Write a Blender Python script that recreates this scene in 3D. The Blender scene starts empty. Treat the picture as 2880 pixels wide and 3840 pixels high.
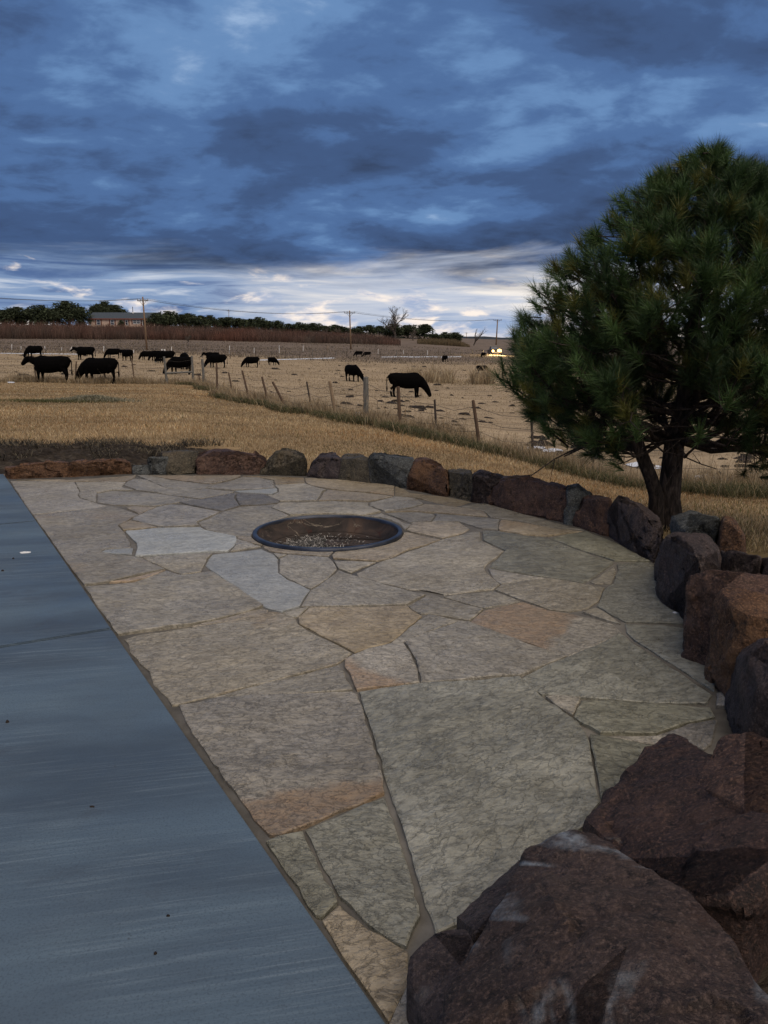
import bpy, bmesh, math, random
import numpy as np
from mathutils import Vector, noise, Matrix

random.seed(7)
RNG = np.random.default_rng(7)
scene = bpy.context.scene
C = scene.collection

# ------------------------------------------------------------------ camera
F, CX, CY, H = 3050.0, 1440.0, 1920.0, 1.5
PITCH = math.radians(11.8)
cam = bpy.data.cameras.new("camera")
cam.sensor_fit = 'VERTICAL'; cam.sensor_height = 24.0
cam.lens = 24.0 * F / 3840.0
cam.clip_start = 0.05; cam.clip_end = 9000
cam_o = bpy.data.objects.new("camera", cam); C.objects.link(cam_o)
cam_o.location = (0, 0, H); cam_o.rotation_euler = (math.pi/2 - PITCH, 0, 0)
scene.camera = cam_o
scene.render.resolution_x = 768; scene.render.resolution_y = 1024

# ------------------------------------------------------------------ sky, sun, exposure
SUN_EL, SUN_AZ = math.radians(56), math.radians(148)      # azimuth measured from +Y towards +X
world = bpy.data.worlds.new("World"); scene.world = world; world.use_nodes = True
def build_world():
    nt = world.node_tree; nt.nodes.clear(); L = nt.links.new
    def N(t, **k):
        n = nt.nodes.new(t)
        for a, b in k.items(): setattr(n, a, b)
        return n
    def M(op, a, b=None, c=None, clamp=False):
        n = N('ShaderNodeMath', operation=op); n.use_clamp = clamp
        for i, v in enumerate((a, b, c)):
            if v is None: continue
            if isinstance(v, (int, float)): n.inputs[i].default_value = v
            else: L(v, n.inputs[i])
        return n.outputs[0]
    def ramp(fac, stops, interp='EASE'):
        n = N('ShaderNodeValToRGB'); cr = n.color_ramp; cr.interpolation = interp
        while len(cr.elements) < len(stops): cr.elements.new(0.5)
        for e, (p, c) in zip(cr.elements, stops):
            e.position = p; e.color = tuple(c) + (1,) if len(c) == 3 else c
        L(fac, n.inputs[0]); return n.outputs[0]
    def mix(f, a, b):
        n = N('ShaderNodeMix', data_type='RGBA'); L(f, n.inputs[0])
        for s, v in ((6, a), (7, b)):
            if isinstance(v, tuple): n.inputs[s].default_value = v + (1,)
            else: L(v, n.inputs[s])
        return n.outputs[2]
    def noise_(vec, scale, detail=6, rough=0.55, dist=0.0, lac=2.0):
        n = N('ShaderNodeTexNoise'); L(vec, n.inputs['Vector'])
        n.inputs['Scale'].default_value = scale; n.inputs['Detail'].default_value = detail
        n.inputs['Roughness'].default_value = rough; n.inputs['Distortion'].default_value = dist
        return n.outputs[0]
    def mapped(vec, scale=(1, 1, 1), loc=(0, 0, 0), rot=(0, 0, 0)):
        n = N('ShaderNodeMapping'); L(vec, n.inputs[0])
        n.inputs['Scale'].default_value = scale; n.inputs['Location'].default_value = loc
        n.inputs['Rotation'].default_value = rot
        return n.outputs[0]
    tc = N('ShaderNodeTexCoord'); d = tc.outputs['Generated']
    sp = N('ShaderNodeSeparateXYZ'); L(d, sp.inputs[0])
    z = M('MAXIMUM', sp.outputs[2], 0.0)
    den = M('ADD', z, 0.26)
    cb = N('ShaderNodeCombineXYZ')
    L(M('DIVIDE', sp.outputs[0], den), cb.inputs[0]); L(M('DIVIDE', sp.outputs[1], den), cb.inputs[1])
    p = cb.outputs[0]
    # broken deck, lit thin spots
    n1 = noise_(mapped(p, (1, 1, 1), (3.1, 1.7, 0), (0, 0, 0.5)), 1.55, 7, 0.50, 0.3)
    n2 = noise_(mapped(p, (1.0, 1.35, 1), (8.3, 2.2, 0), (0, 0, -0.5)), 5.2, 8, 0.60, 0.25)
    t = M('ADD', M('MULTIPLY', n1, 0.74), M('MULTIPLY', n2, 0.29))
    t = M('ADD', t, M('MULTIPLY', M('SUBTRACT', noise_(p, 0.8, 2, 0.5), 0.5), 0.45))
    t = M('SUBTRACT', t, M('MULTIPLY', M('SUBTRACT', 0.15, z, clamp=True), 0.9))
    deck = ramp(t, [(0.36, (0.034, 0.055, 0.112)), (0.47, (0.050, 0.092, 0.200)), (0.54, (0.072, 0.142, 0.305)),
                    (0.62, (0.125, 0.235, 0.44)), (0.74, (0.42, 0.56, 0.76))])
    # gap under the deck, towards the horizon: clear sky, pale streaks and cumulus
    sky = N('ShaderNodeTexSky', sky_type='NISHITA'); sky.sun_disc = False
    sky.sun_elevation = math.radians(9); sky.sun_rotation = SUN_AZ
    sk = N('ShaderNodeMix', data_type='RGBA', blend_type='MULTIPLY'); sk.inputs[0].default_value = 1
    L(sky.outputs[0], sk.inputs[6]); sk.inputs[7].default_value = (0.022, 0.028, 0.045, 1)
    clear = mix(M('MULTIPLY', 0.75, 1.0), sk.outputs[2], (0.20, 0.36, 0.66))
    at = N('ShaderNodeMath', operation='ARCTAN2'); L(sp.outputs[0], at.inputs[0]); L(sp.outputs[1], at.inputs[1])
    az = N('ShaderNodeCombineXYZ'); L(at.outputs[0], az.inputs[0]); L(sp.outputs[2], az.inputs[1])
    lowp = az.outputs[0]
    streak = noise_(mapped(lowp, (3.0, 34, 1), (0.3, 0, 0)), 1.6, 7, 0.6, 0.6)
    cum = noise_(mapped(lowp, (9, 26, 1), (2.37, 0.4, 0)), 1.3, 7, 0.55, 0.4)
    cumm = ramp(M('ADD', cum, M('MULTIPLY', M('SUBTRACT', 0.030, z), 3.0)), [(0.46, (0, 0, 0)), (0.56, (1, 1, 1))])
    gd = N('ShaderNodeVectorMath', operation='DOT_PRODUCT'); L(d, gd.inputs[0]); gd.inputs[1].default_value = (0.13, 0.991, 0.02)
    glow = ramp(gd.outputs['Value'], [(0.93, (0, 0, 0)), (0.998, (1, 1, 1))])      # where the sun went down
    pale = mix(glow, ramp(streak, [(0.38, (0.085, 0.145, 0.30)), (0.52, (0.20, 0.29, 0.46)), (0.68, (0.52, 0.57, 0.66))]),
               ramp(streak, [(0.30, (0.26, 0.34, 0.52)), (0.46, (0.50, 0.54, 0.63)), (0.64, (0.82, 0.77, 0.72))]))
    shad = ramp(noise_(mapped(lowp, (9, 30, 1), (2.37, 0.43, 0)), 2.0, 7, 0.6), [(0.36, (0.34, 0.41, 0.57)), (0.60, (0.90, 0.80, 0.72))])
    lowc = mix(ramp(z, [(0.012, (0.25, 0.25, 0.25)), (0.036, (1, 1, 1))]), clear, pale)
    lowc = mix(cumm, lowc, shad)
    edge = M('ADD', z, M('MULTIPLY', M('SUBTRACT', noise_(mapped(lowp, (2.2, 16, 1), (1.2, 0, 0)), 1.5, 7, 0.58, 0.5), 0.5), 0.125))
    edge = M('ADD', edge, M('MULTIPLY', M('SUBTRACT', noise_(mapped(lowp, (1.3, 5, 1), (4.4, 0, 0)), 1.0, 1, 0.5), 0.5), 0.03))
    mask = ramp(edge, [(0.056, (0, 0, 0)), (0.108, (1, 1, 1))])
    col = mix(mask, lowc, deck)
    bg = N('ShaderNodeBackground'); L(col, bg.inputs[0]); bg.inputs[1].default_value = 0.585
    out = N('ShaderNodeOutputWorld'); L(bg.outputs[0], out.inputs[0])
build_world()

sun = bpy.data.lights.new("sun", 'SUN'); sun.energy = 1.5; sun.angle = math.radians(80); sun.color = (1.0, 0.82, 0.60)
sun_o = bpy.data.objects.new("sun", sun); C.objects.link(sun_o)
sd = Vector((math.sin(SUN_AZ)*math.cos(SUN_EL), math.cos(SUN_AZ)*math.cos(SUN_EL), math.sin(SUN_EL)))
sun_o.rotation_euler = sd.to_track_quat('Z', 'Y').to_euler(); sun_o.location = (0, 0, 30)
vs = scene.view_settings
vs.view_transform = 'Standard'; vs.look = 'None'; vs.gamma = 1.0; vs.use_curve_mapping = False; vs.exposure = 0.95
scene.render.engine = 'CYCLES'
scene.cycles.max_bounces = 6

# ------------------------------------------------------------------ geometry of the place
SP, CP = math.sin(PITCH), math.cos(PITCH)
def ray(px, py):
    u, v = (px-CX)/F, (CY-py)/F
    return (u, CP + v*SP, -SP + v*CP)
def ground(px, py, z=0.0):
    d = ray(px, py); t = (z-H)/d[2]; return Vector((d[0]*t, d[1]*t, z))
def at_depth(px, py, Y):
    d = ray(px, py); t = Y/d[1]; return Vector((d[0]*t, Y, H + d[2]*t))

TU = np.array([-.5, -.25, 0, .15, .3, .5])
TD = np.array([0, 7, 9, 14, 20, 30, 40, 50, 80, 100, 145, 190, 215, 260, 300, 600, 1500, 6000.])
TZ = np.array([
 [-.06]*6,
 [-.06, -.06, -.06, -.07, -.12, -.14],
 [-.02, -.02, -.05, -.12, -.32, -.36],
 [-.08, -.12, -.25, -.60, -.95, -1.0],
 [-.20, -.25, -.50, -1.05, -1.30, -1.30],
 [-.40, -.50, -1.0, -1.50, -1.60, -1.60],
 [-.65, -.75, -1.4, -1.70, -1.75, -1.75],
 [-.75, -.90, -1.6, -1.75, -1.80, -1.80],
 [-.60, -.90, -1.8, -1.85, -1.85, -1.85],
 [-.35, -.70, -1.7, -1.85, -1.90, -1.90],
 [.20, .10, -1.5, -1.90, -1.90, -1.90],
 [1.6, 1.2, -.25, -1.35, -1.50, -1.50],
 [2.6, 2.3, 1.2, -.60, -.80, -.80],
 [5.5, 5.2, 3.5, .20, .20, .20],
 [7.6, 7.4, 4.8, 1.0, .80, .80],
 [9, 9, 6, 3.0, 2.5, 2.5],
 [10, 10, 8, 6, 6, 6],
 [22, 22, 20, 18, 18, 18]])
def tz(x, y):
    x = np.asarray(x, float); y = np.asarray(y, float)
    yy = np.clip(y, 0.0, 5999.); u = np.clip(x/np.maximum(yy, 4.0), -.4999, .4999)
    i = np.clip(np.searchsorted(TD, yy, side='right')-1, 0, len(TD)-2)
    j = np.clip(np.searchsorted(TU, u, side='right')-1, 0, len(TU)-2)
    a = (yy-TD[i])/(TD[i+1]-TD[i]); b = (u-TU[j])/(TU[j+1]-TU[j])
    z = (TZ[i, j]*(1-a)+TZ[i+1, j]*a)*(1-b) + (TZ[i, j+1]*(1-a)+TZ[i+1, j+1]*a)*b
    und = np.clip((yy-11)/40, 0, 1)
    return z + und*0.05*np.sin(x*.35+1.3*np.sin(y*.11))*np.sin(y*.21+.8)
def tzf(x, y): return float(tz(x, y))
def on_terrain(px, py):
    d = ray(px, py); prev = 3.0
    Y = 3.0
    while Y < 900:
        t = Y/d[1]; zz = H + d[2]*t
        if zz <= tzf(d[0]*t, Y):
            lo, hi = prev, Y
            for _ in range(24):
                m = (lo+hi)/2; t = m/d[1]
                if H+d[2]*t <= tzf(d[0]*t, m): hi = m
                else: lo = m
            t = hi/d[1]; return Vector((d[0]*t, hi, tzf(d[0]*t, hi)))
        prev = Y; Y *= 1.02
    t = 180/d[1]; return Vector((d[0]*t, 180, tzf(d[0]*t, 180)))

# ------------------------------------------------------------------ helpers
def tag(o, label=None, cat=None, group=None, kind=None):
    if label: o['label'] = label
    if cat: o['category'] = cat
    if group: o['group'] = group
    if kind: o['kind'] = kind
    return o
def empty(name, loc=(0, 0, 0), rz=0.0, scale=1.0):
    o = bpy.data.objects.new(name, None); C.objects.link(o)
    o.location = loc; o.rotation_euler = (0, 0, rz); o.scale = (scale,)*3
    o.empty_display_size = 0.1
    return o
def obj(name, me, mat=None, parent=None, loc=None):
    o = bpy.data.objects.new(name, me); C.objects.link(o)
    if mat is not None and not me.materials: me.materials.append(mat)
    if parent: o.parent = parent
    if loc is not None: o.location = loc
    return o
def mesh_from(verts, faces, name='mesh', smooth=False):
    me = bpy.data.meshes.new(name); me.from_pydata([tuple(v) for v in verts], [], faces); me.update()
    if smooth: me.shade_smooth()
    return me
def tri_mesh(V, Tn, name='mesh', col=None):
    """V (n,3), Tn (m,3) numpy -> mesh, optional per-vertex colour (n,3)"""
    me = bpy.data.meshes.new(name)
    me.vertices.add(len(V)); me.vertices.foreach_set('co', np.ascontiguousarray(V, np.float32).ravel())
    me.loops.add(len(Tn)*3); me.loops.foreach_set('vertex_index', np.ascontiguousarray(Tn, np.int32).ravel())
    me.polygons.add(len(Tn)); me.polygons.foreach_set('loop_start', np.arange(0, len(Tn)*3, 3, dtype=np.int32))
    me.update(calc_edges=True)
    if col is not None:
        a = me.color_attributes.new('tint', 'FLOAT_COLOR', 'POINT')
        c4 = np.ones((len(V), 4), np.float32); c4[:, :3] = col
        a.data.foreach_set('color', c4.ravel())
    return me
class MB:
    def __init__(self): self.v = []; self.f = []
    def box(self, c, s, rot=None):
        n = len(self.v)
        for dx in (-.5, .5):
            for dy in (-.5, .5):
                for dz in (-.5, .5):
                    p = Vector((dx*s[0], dy*s[1], dz*s[2]))
                    if rot is not None: p = rot @ p
                    self.v.append(Vector(c)+p)
        for q in ((0,1,3,2),(4,6,7,5),(0,4,5,1),(2,3,7,6),(0,2,6,4),(1,5,7,3)): self.f.append(tuple(n+i for i in q))
        return self
    def tube(self, pts, radii, sides=6, cap=True):
        n0 = len(self.v); pts = [Vector(p) for p in pts]
        for i, p in enumerate(pts):
            a = pts[max(i-1, 0)]; b = pts[min(i+1, len(pts)-1)]
            t = (b-a); t = t.normalized() if t.length > 1e-9 else Vector((0, 0, 1))
            ref = Vector((0, 0, 1)) if abs(t.z) < .9 else Vector((1, 0, 0))
            e1 = t.cross(ref).normalized(); e2 = t.cross(e1)
            r = radii[i] if hasattr(radii, '__len__') else radii
            r1, r2 = r if hasattr(r, '__len__') else (r, r)
            for k in range(sides):
                an = 2*math.pi*k/sides
                self.v.append(p + e1*math.cos(an)*r1 + e2*math.sin(an)*r2)
        for i in range(len(pts)-1):
            for k in range(sides):
                a = n0+i*sides+k; b = n0+i*sides+(k+1) % sides
                self.f.append((a, b, b+sides, a+sides))
        if cap:
            self.f.append(tuple(n0+k for k in reversed(range(sides))))
            m = n0+(len(pts)-1)*sides; self.f.append(tuple(m+k for k in range(sides)))
        return self
    def quad(self, *p):
        n = len(self.v); self.v += [Vector(q) for q in p]; self.f.append(tuple(range(n, n+len(p)))); return self
    def mesh(self, name='mesh', smooth=False): return mesh_from(self.v, self.f, name, smooth)
    def build(self, name, mat, parent=None, smooth=False): return obj(name, self.mesh(name, smooth), mat, parent)

# ------------------------------------------------------------------ materials
class Mat:
    def __init__(self, name, rough=0.8, spec=0.3):
        self.m = bpy.data.materials.new(name); self.m.use_nodes = True
        self.nt = self.m.node_tree; self.b = self.nt.nodes['Principled BSDF']
        self.b.inputs['Roughness'].default_value = rough
        self.b.inputs['Specular IOR Level'].default_value = spec
        self._pos = None
    def N(self, t, **k):
        n = self.nt.nodes.new(t)
        for a, b in k.items(): setattr(n, a, b)
        return n
    def L(self, a, b): self.nt.links.new(a, b)
    def pos(self):
        if self._pos is None: self._pos = self.N('ShaderNodeNewGeometry').outputs['Position']
        return self._pos
    def objc(self): return self.N('ShaderNodeTexCoord').outputs['Object']
    def rnd(self): return self.N('ShaderNodeObjectInfo').outputs['Random']
    def mapping(self, v, scale=(1,1,1), rot=(0,0,0), loc=(0,0,0)):
        n = self.N('ShaderNodeMapping'); self.L(v, n.inputs[0])
        n.inputs['Scale'].default_value = scale; n.inputs['Rotation'].default_value = rot; n.inputs['Location'].default_value = loc
        return n.outputs[0]
    def noise(self, v, scale, detail=5, rough=.55, dist=0.):
        n = self.N('ShaderNodeTexNoise'); self.L(v, n.inputs['Vector'])
        n.inputs['Scale'].default_value = scale; n.inputs['Detail'].default_value = detail
        n.inputs['Roughness'].default_value = rough; n.inputs['Distortion'].default_value = dist
        return n.outputs[0]
    def math(self, op, a, b=0., clamp=False):
        n = self.N('ShaderNodeMath', operation=op); n.use_clamp = clamp
        for i, v in enumerate((a, b)):
            if isinstance(v, (int, float)): n.inputs[i].default_value = v
            else: self.L(v, n.inputs[i])
        return n.outputs[0]
    def ramp(self, fac, stops, interp='LINEAR'):
        n = self.N('ShaderNodeValToRGB'); cr = n.color_ramp; cr.interpolation = interp
        while len(cr.elements) < len(stops): cr.elements.new(.5)
        for e, (p, c) in zip(cr.elements, stops):
            e.position = p; e.color = tuple(c)+(1,) if hasattr(c, '__len__') else (c, c, c, 1)
        self.L(fac, n.inputs[0]); return n.outputs[0]
    def mix(self, f, a, b, blend='MIX'):
        n = self.N('ShaderNodeMix', data_type='RGBA', blend_type=blend)
        for s, v in ((0, f), (6, a), (7, b)):
            if isinstance(v, (int, float)): n.inputs[s].default_value = v
            elif isinstance(v, tuple): n.inputs[s].default_value = v+(1,)
            else: self.L(v, n.inputs[s])
        return n.outputs[2]
    def color(self, c):
        if isinstance(c, tuple): self.b.inputs['Base Color'].default_value = c+(1,)
        else: self.L(c, self.b.inputs['Base Color'])
        return self
    def rough(self, r): self.L(r, self.b.inputs['Roughness']); return self
    def bump(self, h, strength=.5, dist=.01, prev=None):
        n = self.N('ShaderNodeBump'); n.inputs['Strength'].default_value = strength; n.inputs['Distance'].default_value = dist
        self.L(h, n.inputs['Height'])
        if prev is not None: self.L(prev, n.inputs['Normal'])
        self.L(n.outputs[0], self.b.inputs['Normal']); return n.outputs[0]

def plain(name, col, rough=.7, var=.25, scale=6., metal=0., spec=.3):
    m = Mat(name, rough, spec); m.b.inputs['Metallic'].default_value = metal
    n = m.noise(m.pos(), scale, 5, .6)
    m.color(m.ramp(n, [(.3, tuple(c*(1-var) for c in col)), (.7, tuple(min(1, c*(1+var)) for c in col))]))
    return m.m

def flag_material(name, cols, stain=None, stain_amt=.0, smoothness=0.0, band=None):
    m = Mat(name, .5, .5)
    comb = m.N('ShaderNodeCombineXYZ'); r = m.rnd()
    m.L(m.math('MULTIPLY', r, 37.), comb.inputs[0]); m.L(m.math('MULTIPLY', r, 91.), comb.inputs[1])
    add = m.N('ShaderNodeVectorMath', operation='ADD'); m.L(m.pos(), add.inputs[0]); m.L(comb.outputs[0], add.inputs[1])
    rotn = m.N('ShaderNodeVectorRotate', rotation_type='Z_AXIS'); m.L(add.outputs[0], rotn.inputs[0])
    m.L(m.math('MULTIPLY', m.math('SUBTRACT', r, .5), 1.3), rotn.inputs['Angle'])
    p = rotn.outputs[0]
    vsn = m.N('ShaderNodeVectorMath', operation='SCALE'); m.L(p, vsn.inputs[0])
    m.L(m.math('ADD', m.math('MULTIPLY', m.math('FRACT', m.math('MULTIPLY', r, 7.91)), .95), .6), vsn.inputs['Scale'])
    p2 = m.mapping(vsn.outputs[0], (1.0, 1.5, 1.0))
    big = m.noise(p, 1.5, 6, .62, .2)
    med = m.noise(p2, 9, 6, .66, .3)
    fine = m.noise(p2, 34, 5, .7)
    base = m.ramp(m.math('ADD', m.math('MULTIPLY', big, .5), m.math('MULTIPLY', med, .5)),
                  [(.36, cols[0]), (.5, cols[1]), (.64, cols[2])])
    k = 1-.6*smoothness
    # flake edges: thin crinkled lines between cleft layers
    def ridge(scale, w, o, d=.5):
        return m.ramp(m.math('ABSOLUTE', m.math('SUBTRACT', m.noise(m.mapping(p2, (1, 1, 1), (0, 0, 0), (o, o*.7, 0)), scale, 6, .6, d), .5)), [(0., 1.), (w, 0.)])
    r1 = ridge(5.5, .018, 3.); r2 = ridge(13, .03, 7.); r3 = ridge(3.1, .010, 11.)
    c = m.mix(m.math('MULTIPLY', m.ramp(fine, [(.34, .5), (.5, 0)]), k), base, tuple(x*.42 for x in cols[0]))
    c = m.mix(m.math('MULTIPLY', m.ramp(m.noise(p2, 21, 5, .66, .4), [(.56, 0), (.74, .55)]), k), c, tuple(min(1, x*1.25) for x in cols[2]))
    if stain:
        s_ = m.ramp(m.noise(p, .9, 5, .62, .3), [(.62-stain_amt, 0), (.80-stain_amt, .75)])
        s_ = m.math('MULTIPLY', s_, m.ramp(med, [(.3, .5), (.6, 1.)]))
        c = m.mix(s_, c, stain)
    if band:   # rusty iron stain on one side of a line across the stone
        (ax_, ay_), (bx_, by_) = band; ln = math.hypot(bx_-ax_, by_-ay_); nx, ny = (by_-ay_)/ln, -(bx_-ax_)/ln
        dp = m.N('ShaderNodeVectorMath', operation='DOT_PRODUCT'); m.L(m.pos(), dp.inputs[0]); dp.inputs[1].default_value = (nx, ny, 0)
        dist_ = m.math('SUBTRACT', dp.outputs['Value'], nx*ax_+ny*ay_)
        dist_ = m.math('ADD', dist_, m.math('MULTIPLY', m.math('SUBTRACT', m.noise(p, 7, 5, .6), .5), .16))
        bm_ = m.math('MULTIPLY', m.ramp(dist_, [(0., 0.), (.05, .85)]), m.ramp(med, [(.3, .45), (.6, 1.)]))
        c = m.mix(bm_, c, (.30,.185,.085))
    gate = m.ramp(m.noise(p, 2.3, 4, .6), [(.40, 0.), (.6, 1.)])
    c = m.mix(m.math('MULTIPLY', m.math('MULTIPLY', r1, gate), .5*k), c, tuple(x*.35 for x in cols[0]))
    c = m.mix(m.math('MULTIPLY', r2, .22*k), c, tuple(x*.5 for x in cols[0]))
    c = m.mix(m.math('MULTIPLY', r3, .5*k), c, tuple(x*.4 for x in cols[0]))
    hv = m.N('ShaderNodeHueSaturation'); m.L(c, hv.inputs['Color'])
    m.L(m.math('ADD', m.math('MULTIPLY', m.math('FRACT', m.math('MULTIPLY', r, 17.3)), .34), .80), hv.inputs['Value'])
    m.L(m.math('ADD', m.math('MULTIPLY', m.math('FRACT', m.math('MULTIPLY', r, 5.7)), .4), .75), hv.inputs['Saturation'])
    m.color(hv.outputs[0])
    m.rough(m.ramp(m.noise(p, 2.6, 6, .65, .2), [(.35, .22), (.6, .50)]))
    layers = m.ramp(m.noise(p2, 4.2, 6, .62, .5), [(.30, 0.), (.37, .2), (.385, .34), (.47, .42), (.485, .58), (.56, .66), (.58, .84), (.7, 1.)])
    b1 = m.bump(layers, .8*k, .012)
    b2 = m.bump(m.math('ADD', m.noise(p2, 19, 7, .68, .3), m.math('MULTIPLY', r2, -.25)), .9*k, .012, b1)
    m.bump(m.noise(p2, 80, 4, .65), .5*k, .003, b2)
    return m.m

MAT = {}
MAT['flag_grey'] = flag_material('flagstone grey tan', [(0.2161,0.1925,0.1453), (0.3212,0.2932,0.2310), (0.4380,0.4074,0.3375)])
MAT['flag_warm'] = flag_material('flagstone warm tan', [(0.2278,0.1863,0.1233), (0.3388,0.2831,0.1947), (0.4555,0.3950,0.2920)], (0.3505,0.2174,0.0973), .06)
MAT['flag_stain'] = flag_material('flagstone ochre stained', [(0.2103,0.1863,0.1402), (0.3154,0.2857,0.2232), (0.4322,0.4000,0.3310)], (0.3388,0.2174,0.1012), .07)
MAT['flag_pale'] = flag_material('flagstone pale smooth', [(0.2511,0.2583,0.2465), (0.3330,0.3452,0.3310), (0.4264,0.4410,0.4218)], None, 0, .35)
MAT['flag_green'] = flag_material('flagstone olive grey', [(0.1577,0.1516,0.1090), (0.2453,0.2385,0.1817), (0.3505,0.3452,0.2751)])
MAT['flag_dark'] = flag_material('flagstone slate grey', [(.150,.137,.112), (.225,.207,.175), (.310,.288,.248)])

_g = [(0.2143,0.1909,0.1433), (0.3214,0.2899,0.2260), (0.4404,0.4043,0.3308)]
def _gp(px, py):
    u, v = (px-CX)/F, (CY-py)/F; d = (u, math.cos(PITCH)+v*math.sin(PITCH), -math.sin(PITCH)+v*math.cos(PITCH)); t = -H/d[2]; return d[0]*t, d[1]*t
MAT['flag_band_a'] = flag_material('flagstone with rusty lower band', _g, None, 0, 0, (_gp(870, 2990), _gp(1432, 2905)))
MAT['flag_band_b'] = flag_material('flagstone with golden corner', _g, None, 0, 0, (_gp(1330, 2480), _gp(1560, 2570)))
MAT['flag_band_c'] = flag_material('flagstone with rusty right side', _g, None, 0, 0, (_gp(2190, 2300), _gp(2060, 2440)))
def mk_mortar():
    m = Mat('mortar', .75, .3)
    n = m.noise(m.pos(), 9, 6, .65)
    m.color(m.ramp(n, [(.3, (.085,.079,.068)), (.7, (.165,.155,.136))]))
    b = m.bump(m.noise(m.pos(), 60, 4, .6), .4, .003); return m.m
MAT['mortar'] = mk_mortar()

def mk_concrete():
    m = Mat('broomed blue grey concrete', .55, .4)
    p = m.mapping(m.pos(), (1, 1, 1), (0, 0, math.radians(-12)))
    wide = m.noise(m.mapping(p, (.6, 2.2, 1)), .9, 5, .6, .3)
    base = m.ramp(wide, [(.34, (0.0556,0.0800,0.1085)), (.5, (0.0765,0.1120,0.1492)), (.66, (0.0974,0.1440,0.1871))])
    streak = m.noise(m.mapping(p, (.9, 30, 1)), 1.4, 7, .66, .25)
    patch = m.ramp(m.noise(m.mapping(p, (.7, 1.7, 1)), 1.0, 4, .6, .5), [(.44, 0), (.60, 1)])
    c = m.mix(m.math('MULTIPLY', m.ramp(patch, [(0., .10), (1., 1.)]), m.ramp(streak, [(.52, 0), (.66, .38)])), base, (0.1738,0.2333,0.2780))
    c = m.mix(m.math('MULTIPLY', patch, m.ramp(m.noise(m.mapping(p, (1.5, 70, 1)), 1.6, 5, .7), [(.52, 0), (.66, .4)])), c, (0.2156,0.2733,0.3187))
    c = m.mix(m.math('MULTIPLY', patch, m.ramp(streak, [(.36, .3), (.46, 0)])), c, (0.0473,0.0694,0.0922))
    c = m.mix(m.ramp(m.noise(m.pos(), 150, 3, .6), [(.34, .5), (.5, 0)]), c, (0.0417,0.0586,0.0786))
    c = m.mix(m.ramp(m.noise(m.pos(), 3.1, 6, .7, .3), [(.58, 0), (.74, .5)]), c, (0.0500,0.0586,0.0732))
    c = m.mix(m.ramp(m.noise(m.pos(), 16, 4, .7), [(.70, 0), (.74, .6)]), c, (0.0390,0.0453,0.0542))
    m.color(c)
    m.rough(m.ramp(m.noise(m.pos(), 2.0, 5, .65), [(.3, .42), (.7, .7)]))
    b = m.bump(m.math('MULTIPLY', streak, m.ramp(patch, [(0., .35), (1., 1.)])), .4, .005)
    m.bump(m.noise(m.pos(), 70, 4, .6), .35, .002, b); return m.m
MAT['concrete'] = mk_concrete()

def rock_material(name, a, b, c, accent, acc=.0, vein=False):
    m = Mat(name, .68, .32)
    comb = m.N('ShaderNodeCombineXYZ'); r = m.rnd()
    m.L(m.math('MULTIPLY', r, 51.), comb.inputs[0]); m.L(m.math('MULTIPLY', r, 23.), comb.inputs[2])
    add = m.N('ShaderNodeVectorMath', operation='ADD'); m.L(m.pos(), add.inputs[0]); m.L(comb.outputs[0], add.inputs[1])
    p = add.outputs[0]
    n = m.noise(p, 3.2, 7, .66, .2)
    col = m.ramp(n, [(.34, a), (.5, b), (.66, c)])
    col = m.mix(m.ramp(m.noise(p, 1.7, 5, .6, .5), [(.56-acc, 0), (.74-acc, .8)]), col, accent)
    col = m.mix(m.ramp(m.noise(p, 26, 6, .75), [(.36, .85), (.52, 0)]), col, tuple(x*.25 for x in a))
    col = m.mix(m.ramp(m.noise(p, 95, 3, .7), [(.50, 0), (.66, .8)]), col, tuple(min(1, x*1.9) for x in c))
    col = m.mix(m.ramp(m.noise(p, 55, 4, .7), [(.62, 0), (.74, .45)]), col, (.15,.125,.105))
    pale = m.ramp(m.noise(m.mapping(p, (1, 1, .7)), 7, 6, .68, 1.0), [(.64, 0), (.72, .5)])
    col = m.mix(pale, col, (.15,.135,.125))
    if vein:
        w = m.noise(p, 2.1, 3, .5, 1.5)
        v = m.ramp(m.math('ABSOLUTE', m.math('SUBTRACT', w, .5)), [(0., 1.), (.012, .8), (.05, 0)])
        v = m.math('MULTIPLY', v, m.ramp(m.noise(p, 2.6, 3, .5), [(.46, 0), (.56, 1)]))
        v = m.math('MULTIPLY', v, m.ramp(m.noise(p, 30, 4, .7), [(.35, .2), (.6, 1)]))
        col = m.mix(v, col, (.24,.27,.30))
    m.color(col)
    m.rough(m.ramp(m.noise(p, 6, 5, .6), [(.3, .5), (.7, .85)]))
    b1 = m.bump(m.ramp(m.noise(p, 6.5, 6, .62, .25), [(.32, 0.), (.42, .3), (.44, .5), (.54, .6), (.56, .82), (.7, 1)]), .6, .025)
    b2 = m.bump(m.noise(p, 20, 7, .7, .1), .95, .022, b1)
    m.bump(m.noise(p, 75, 5, .7), .8, .007, b2); return m.m
MAT['rock_red'] = rock_material('red brown sandstone', (0.0363,0.0212,0.0172), (0.0637,0.0343,0.0246), (0.0938,0.0548,0.0383), (0.1151,0.0548,0.0260))
MAT['rock_rust'] = rock_material('rust brown sandstone', (0.0454,0.0237,0.0148), (0.0817,0.0399,0.0198), (0.1212,0.0655,0.0340), (0.1393,0.0685,0.0278), .06)
MAT['rock_grey'] = rock_material('blue grey quartzite', (0.0331,0.0359,0.0354), (0.0559,0.0598,0.0588), (0.0890,0.0957,0.0925), (0.0765,0.0598,0.0401), -.03)
MAT['rock_dark'] = rock_material('dark purple brown rock', (0.0229,0.0174,0.0172), (0.0399,0.0281,0.0264), (0.0637,0.0473,0.0431), (0.0697,0.0375,0.0246), -.03)
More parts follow.
